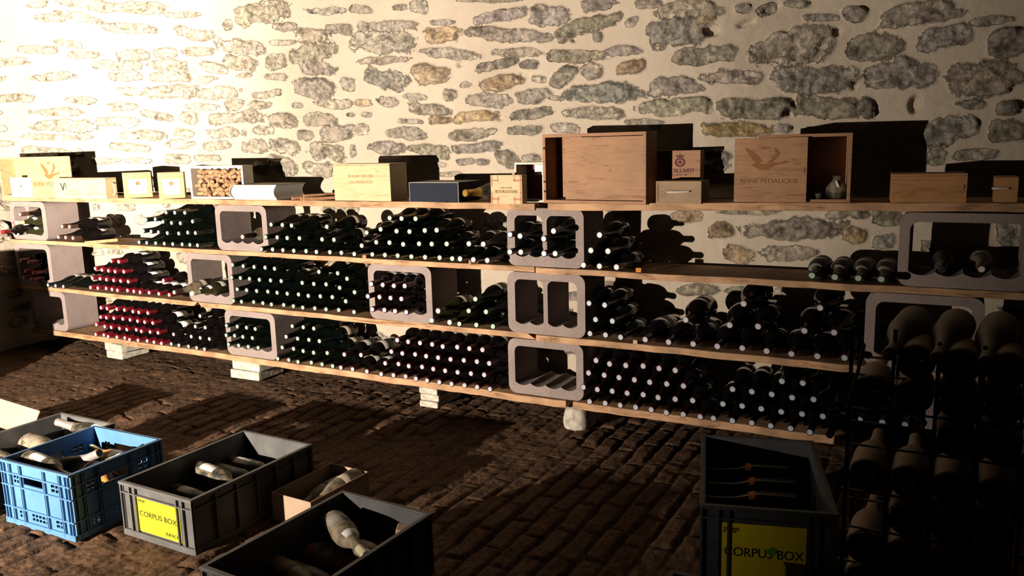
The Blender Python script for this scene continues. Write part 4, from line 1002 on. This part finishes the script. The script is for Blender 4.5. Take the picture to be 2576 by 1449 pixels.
# 16, 17 right end boxes
r, w = solid_box('wine_box', -.235, .02, -.02, 1.119, .108, .16, box_dim, 'long orange-brown wine box near the right end of top shelf', .1, None, True, 0, .0)
b = MB(); b.tube([(w-.012, -.001, .05), (w-.01, -.003, .06), (w-.012, -.001, .068)], .0012); b.build('string', ink, r)
scribble(.12, .008, ink_pale, r, (-.02, -.0005, .085)); scribble(.14, .008, ink_pale, r, (-.02, -.0005, .045))
r, w = solid_box('wine_box', .105, .18, -.02, 1.123, .09, .15, box_dim, 'small upright box with white rope at right end of top shelf', 0, None, False)
b = MB(); b.tube([(-.045, -.004, .05), (-.02, -.008, .051), (.005, -.006, .052), (.012, -.001, .05)], .0035); b.build('rope_handle', rope_m, r)
# corks and a chip lying about on the shelves
for x, y, z, rz, mm, lab in ((-2.79, -.02, .802, .3, cork_m, 'cork lying below the tallest heap on upper shelf'), (-2.125, -.03, .802, -.5, cork_m, 'cork lying among white-capped bottles on upper shelf')):
    o = bpy.data.objects.new('wine_cork', ckm); link(o); o.location = (x, y, z); o.rotation_euler = (0, 0, rz); tag(o, lab, 'cork')
b = MB(); b.box(-.0125, .0125, 0, .03, 0, .02); tag(b.build('wood_chip', orange_m, None, (-1.255, -.003, .7925), (0, 0, .1), bevel=.001), 'small orange wood block at the edge of the upper shelf', 'wood block')
b = MB(); b.box(-.011, .011, 0, .02, 0, .018); tag(b.build('wood_chip', box_pale, None, (-1.27, -.005, .4605), (0, 0, -.1), bevel=.001), 'small pale wood block at the edge of the middle shelf', 'wood block')
b = MB(); b.add([(-.03, -.012, 0), (.03, -.004, 0), (.035, .012, 0), (-.015, .01, 0), (-.03, -.012, .003), (.03, -.004, .003), (.035, .012, .004), (-.015, .01, .003)], [(3, 2, 1, 0), (4, 5, 6, 7), (0, 1, 5, 4), (1, 2, 6, 5), (2, 3, 7, 6), (3, 0, 4, 7)]); tag(b.build('paper_scrap', paper_w, None, (-2.42, -.19, .006)), 'white scrap lying on the floor before the stack of three bricks', 'scrap')

# ------------------------------------------------------------------ crates on the floor
def euro_crate(name, loc, rz, W, L, H, m, label, card=None, group=None, rib=None):
    r = empty(name, loc, rz, label, 'crate', group); w = W/2; t = .006; i = .012; ribm = rib or m
    b = MB(); b.box(-w+i, w-i, i, L-i, .004, .012)
    b.box(-w+i, -w+i+t, i, L-i, .006, H-.004); b.box(w-i-t, w-i, i, L-i, .006, H-.004); b.box(-w+i, w-i, i, i+t, .006, H-.004); b.box(-w+i, w-i, L-i-t, L-i, .006, H-.004)
    tub = b
    b = MB(); b.prism(rect(-w, w, 0, L), [rect(-w+.016, w-.016, .016, L-.016)], H-.012, H, axis='z'); b.build('rim', m, r, bevel=.0015)
    b = MB(); b.prism(rect(-w+.003, w-.003, .003, L-.003), [rect(-w+.0125, w-.0125, .0125, L-.0125)], H-.043, H-.038, axis='z'); b.build('flange', m, r)
    b = MB(); b.prism(rect(-w+.002, w-.002, .002, L-.002), [rect(-w+.02, w-.02, .02, L-.02)], 0, .024, axis='z'); b.build('base_rail', m, r, bevel=.001)
    b = tub
    for yy in (.002, L-.014):
        for sx in (-1, 1):
            for a in (0, .048, .078): b.box(sx*(w-.006-a)-.003, sx*(w-.006-a)+.003, yy, yy+.012, .02, H-.01)
            b.box(sx*(w-.064)-.016, sx*(w-.064)+.016, yy+.009, yy+.0125, .02, H-.01)
    for sx in (-1, 1):
        for k in range(7):
            yy = .012+(L-.024)*k/6; b.box(sx*(w-.007)-.006, sx*(w-.007)+.006, yy-.003, yy+.003, .02, H-.01)
    b.build('tub', m, r)
    if card:
        x0, x1, z0, z1 = card
        b = MB(); b.box(x0, x1, .009, .0105, z0, z1); c = b.build('yellow_card', yellow, r)
        cw = x1-x0; ch = z1-z0
        text('PMP', cw*.16, ink_black, c, (x0+cw*.15, .0085, z1-ch*.12), ch*.13)
        text('CORPUS BOX', cw*.84, ink_black, c, (x0+cw*.50, .0085, z0+ch*.53), ch*.21)
        text('INPACK', cw*.30, ink_black, c, (x1-cw*.20, .0085, z0+ch*.13), ch*.14)
    return r
euro_crate('storage_crate', (-2.445, -1.697, 0), -.02, .39, .6, .207, grey_plastic, 'grey plastic crate with a bright yellow card facing the lamp', (-.118, .118, .03, .163))
euro_crate('storage_crate', (-3.41, -1.875, 0), .0, .375, .6, .21, grey_plastic, 'grey plastic crate with big dusty bottles behind the blue crate')
euro_crate('storage_crate', (-1.672, -2.01, 0), -.05, .39, .6, .205, grey_dark, 'dark grey crate nearest the viewer, with a loose wood block inside')
r = euro_crate('storage_crate', (-.443, -1.146, 0), .265, .394, .61, .30, grey_dark, 'tall dark crate with a dim yellow card at the right', (-.145, .125, .05, .245))
b = MB(); b.lathe([(0, -.0005), (.013, -.0005), (.013, .0005)], 14, 0, False); b.build('green_sticker', plain('green_sticker_paper', (.1, .5, .05), .7), r, (.015, .008, .165))
euro_crate('storage_crate', (-.455, -2.025, 0), .0, .39, .6, .2, grey_dark, 'low dark crate whose far corner shows before the tall dark crate')
# blue crate with cut-out windows
def blue_crate():
    W, L, H = .41, .41, .254; w = W/2; m = blue_plastic
    r = empty('bottle_crate', (-2.945, -1.818, 0), .02, 'blue plastic bottle crate with window cut-outs on the floor', 'crate')
    def grid(x0, x1, z0, z1, nx, nz, g=.005):
        dx, dz = (x1-x0)/nx, (z1-z0)/nz
        return [rect(x0+i*dx+g/2, x0+(i+1)*dx-g/2, z0+j*dz+g/2, z0+(j+1)*dz-g/2) for i in range(nx) for j in range(nz)]
    def panel_holes(s):
        h = [rect(-.075, .045, .170, .200)] + grid(-.135, -.098, .168, .202, 2, 2) + grid(.085, .135, .168, .202, 2, 2)
        h += grid(-.125, -.09, .030, .062, 2, 2) + grid(-.05, .05, .030, .062, 5, 2) + grid(.09, .14, .030, .062, 2, 2)
        return h
    b = MB()
    for y in (.008, L-.014): b.prism(rect(-w+.008, w-.008, .004, H), panel_holes(0), y, y+.006)
    for x in (-w+.008, w-.014): b.prism(rect(.008, L-.008, .004, H), [[(p[0]+L/2, p[1]) for p in q] for q in panel_holes(0)], x, x+.006, axis='x')
    b.box(-w+.01, w-.01, .01, L-.01, .004, .01); tub = b
    for zz, hh in ((H-.008, .008), (H-.05, .005), (.155, .005), (.068, .005), (0, .022)):
        b = MB(); b.prism(rect(-w, w, 0, L), [rect(-w+.0125, w-.0125, .0125, L-.0125)], zz, zz+hh, axis='z'); b.build('rim' if zz == H-.008 else 'flange', m, r, bevel=.001)
    b = tub
    for a in (-.195, -.178, -.15, -.142, -.088, -.08, .052, .06, .142, .15, .178, .195):
        for y0, y1 in ((.0, .009), (L-.009, L)): b.box(a-.0018, a+.0018, y0, y1, .01, H-.004)
        for x0, x1 in ((-w, -w+.009), (w-.009, w)): b.box(x0, x1, L/2+a-.0018, L/2+a+.0018, .01, H-.004)
    b.build('tub', m, r)
blue_crate()
# cardboard boxes
def carton(name, loc, rz, W, L, H, label, flaps=()):
    r = empty(name, loc, rz, label, 'box'); w = W/2; t = .004
    b = MB(); b.box(-w, w, 0, L, .001, .005); b.box(-w, -w+t, 0, L, .004, H); b.box(w-t, w, 0, L, .004, H); b.box(-w+t, w-t, 0, t, .004, H); b.box(-w+t, w-t, L-t, L, .004, H)
    b.build('box_body', card_m, r, bevel=.001)
    for (x, y, rot, fw, fl) in flaps:
        b = MB(); b.box(-fw/2, fw/2, 0, .004, 0, fl); b.build('flap', card_m, r, (x, y, H), rot)
    return r
carton('cardboard_box', (-2.102, -1.384, 0), -.04, .2, .32, .12, 'open cardboard box with a dusty bottle between the grey crates')
carton('cardboard_box', (-4.06, -1.62, 0), -.1, .40, .38, .13, 'sunlit cardboard box with raised flaps at the left edge'.replace('sunlit', 'brightly lit'), ((0, .376, (-.5, 0, 0), .39, .05), (.198, .19, (0, .7, 0), .004, .05)))

# ---- bottles lying in the crates
g = 'bottles in the crate with the bright yellow card'
bottle('labelled', (-2.305, -1.415, .135), 'bottle with large white label lying highest in yellow-carded crate', g, 1.42, .0, .5)
bottle('labelled', (-2.305, -1.31, .10), 'dusty brown bottle second from the back in yellow-carded crate', g, 1.5, .0, 1.2, paperlabel=False)
bottle('labelled', (-2.305, -1.215, .10), 'bottle with faded label furthest back in yellow-carded crate', g, 1.55, .0, .5)
bottle('labelled', (-2.305, -1.51, .085), 'bottle low in yellow-carded crate with narrow white label', g, 1.5, .0, .6)
bottle('dusty', (-2.30, -1.63, .055), 'dusty bottle nearest the card end of yellow-carded crate', g, 1.5, 0, .2)
bottle('dusty', (-2.28, -1.40, .055), 'dusty bottle at the bottom of yellow-carded crate', g, 1.6, 0, .2, paperlabel=False)
g = 'bottles in the blue crate'
bottle('labelled', (-2.83, -1.742, .205), 'bottle with blank white label along the front of blue crate', g, 1.5, .05, .55)
bottle('blackcap', (-2.865, -1.60, .245), 'dark bottle with grey cap rising out of the blue crate', g, 1.75, -.42, .5)
bottle('amber', (-3.08, -1.49, .195), 'amber bottle with pale label along the back of blue crate', g, -1.75, -.06, -.4)
bottle('amber', (-2.80, -1.60, .10), 'amber bottle lower at the right of the blue crate', g, 1.2, 0, .4)
bottle('dusty', (-2.84, -1.68, .09), 'dusty bottle lying low at front of blue crate', g, 1.5, 0, .2)
bottle('labelled', (-3.0, -1.60, .07), 'white-labelled bottle at the bottom of blue crate', g, 1.2, 0, .2)
g = 'bottles in the crate behind the blue crate'
for a in (('magdust', (-3.245, -1.50, .125), 'fat pale dusty bottle in the middle of crate behind the blue one', 1.45, .0), ('dusty', (-3.27, -1.66, .13), 'pale dusty bottle at front of crate behind the blue one', 1.5, .0), ('blackcap', (-3.53, -1.345, .195), 'dark bottle with corked neck raised in crate behind blue one', -1.35, -.2), ('dusty', (-3.25, -1.60, .055), 'dusty bottle low in the crate behind the blue one', 1.5, 0)):
    if a[0] == 'magdust': TYPES['magdust'] = ('burgundy', .046, .29, 1.12, G_dusty, cap_brown, top_cream, paper_old)
    bottle(a[0], a[1], a[2], g, a[3], a[4], .4)
bottle('dusty', (-2.055, -1.37, .075), 'dusty old bottle leaning in the open cardboard box', None, -.05, .06, .3, paperlabel=True)
bottle('dusty', (-2.13, -1.375, .05), 'dusty dark bottle at the bottom of the open cardboard box', None, -.05)
g = 'bottles in the dark crate nearest the viewer'
TYPES['ivory2'] = ('burgundy', .0425, .296, 1, G_dusty, cap_cream, cap_black, paper)
bottle('ivory2', (-1.53, -1.665, .155), 'dusty bottle with ivory neck band and stained label in near crate', g, 1.05, -.02, .3)
bottle('dusty', (-1.80, -1.50, .09), 'dusty bottle at back of near crate, base toward the right', g, -1.9, 0, .3)
bottle('dusty', (-1.55, -1.80, .075), 'dusty dark bottle at the front of near crate', g, 1.35, 0, .2)
bottle('plain', (-1.50, -1.74, .06), 'plain dark bottle low in the near crate', g, 1.5, 0, .2)
bottle('amber', (-1.55, -1.52, .05), 'yellowish dusty bottle low at the back of near crate', g, 1.8, 0, .2)
b = MB(); b.box(-.02, .02, -.016, .016, -.016, .016); tag(b.build('wood_block', tan_dirt, None, (-1.512, -1.50, .165), (.3, .2, .4), bevel=.003), 'loose wood block by the back wall of the near crate', 'wood block')
b = MB(); b.lathe([(0, 0), (.04, 0), (.041, .005), (.041, .10), (.03, .13), (0, .14)], 20)
g = 'bottles in the tall dark crate'
for k, (x, y, z, w) in enumerate(((-.765, -.665, .185, 'back'), (-.725, -.79, .185, 'middle'), (-.70, -.905, .185, 'front'))):
    o = bottle('orange', (x, y, z), 'dark bottle with orange neck label, %s of three in tall crate' % w, g, -X90+.265, 0, 0)
    b = MB(); b.lathe([(.0335, .143), (.0385, .163)], 12, 0, True, math.radians(40), math.radians(110)); b.build('orange_label', orange_m, o)

# ------------------------------------------------------------------ iron rack and its bottles in the right foreground
r = empty('iron_rack', (0, -1.6, 0), 0, 'dark iron bottle rack in the right foreground', 'rack')
for x in (-.19, -.105, -.02, .063, .148):
    for y in (.0, .17):
        b = MB(); b.box(x-.004, x+.004, y-.003, y+.003, 0, .97 if x < -.1 else .95); b.build('upright', iron, r)
for z in (.862, .784, .70, .592, .504, .419, .34):
    for y in (.004, .166):
        b = MB(); b.tube([(-.2, y, z), (.2, y, z)], .003, 6); b.build('cross_bar', iron, r)
b = MB(); b.tube([(-.19, -.005, .80), (-.175, -.01, .87), (-.165, -.005, .93), (-.19, 0, .965)], .004, 6); b.build('hook', iron, r)
g = 'bottles in the iron rack showing their bases'
CN = ['first', 'second', 'third', 'fourth']
rows = [(.904, (1, 2, 3), 'top'), (.827, (0, 1, 2, 3), 'second'), (.742, (2, 3), 'third'), (.635, (0, 1, 2, 3), 'fourth'), (.547, (1, 2, 3), 'fifth'), (.462, (0, 1, 2, 3), 'sixth'), (.382, (0, 1, 2, 3), 'lowest')]
for z, cols, nm in rows:
    for c in cols:
        bottle('rackbottle', (-.147+.0835*c, -1.31, z), 'dim bottle base, %s column from left, %s row of iron rack' % (CN[c], nm), g, PI, 0, 0, cap=False)
g = 'dusty bottles lying neck first on the iron rack'
for x, w in ((-.1, 'left'), (-.012, 'middle'), (.074, 'right')):
    bottle('rackdust', (x-.012, -1.66, .928), 'dusty bottle pointing its neck outward, %s of three atop iron rack' % w, g, -.12, .05, .3, paperlabel=False, cap=False)
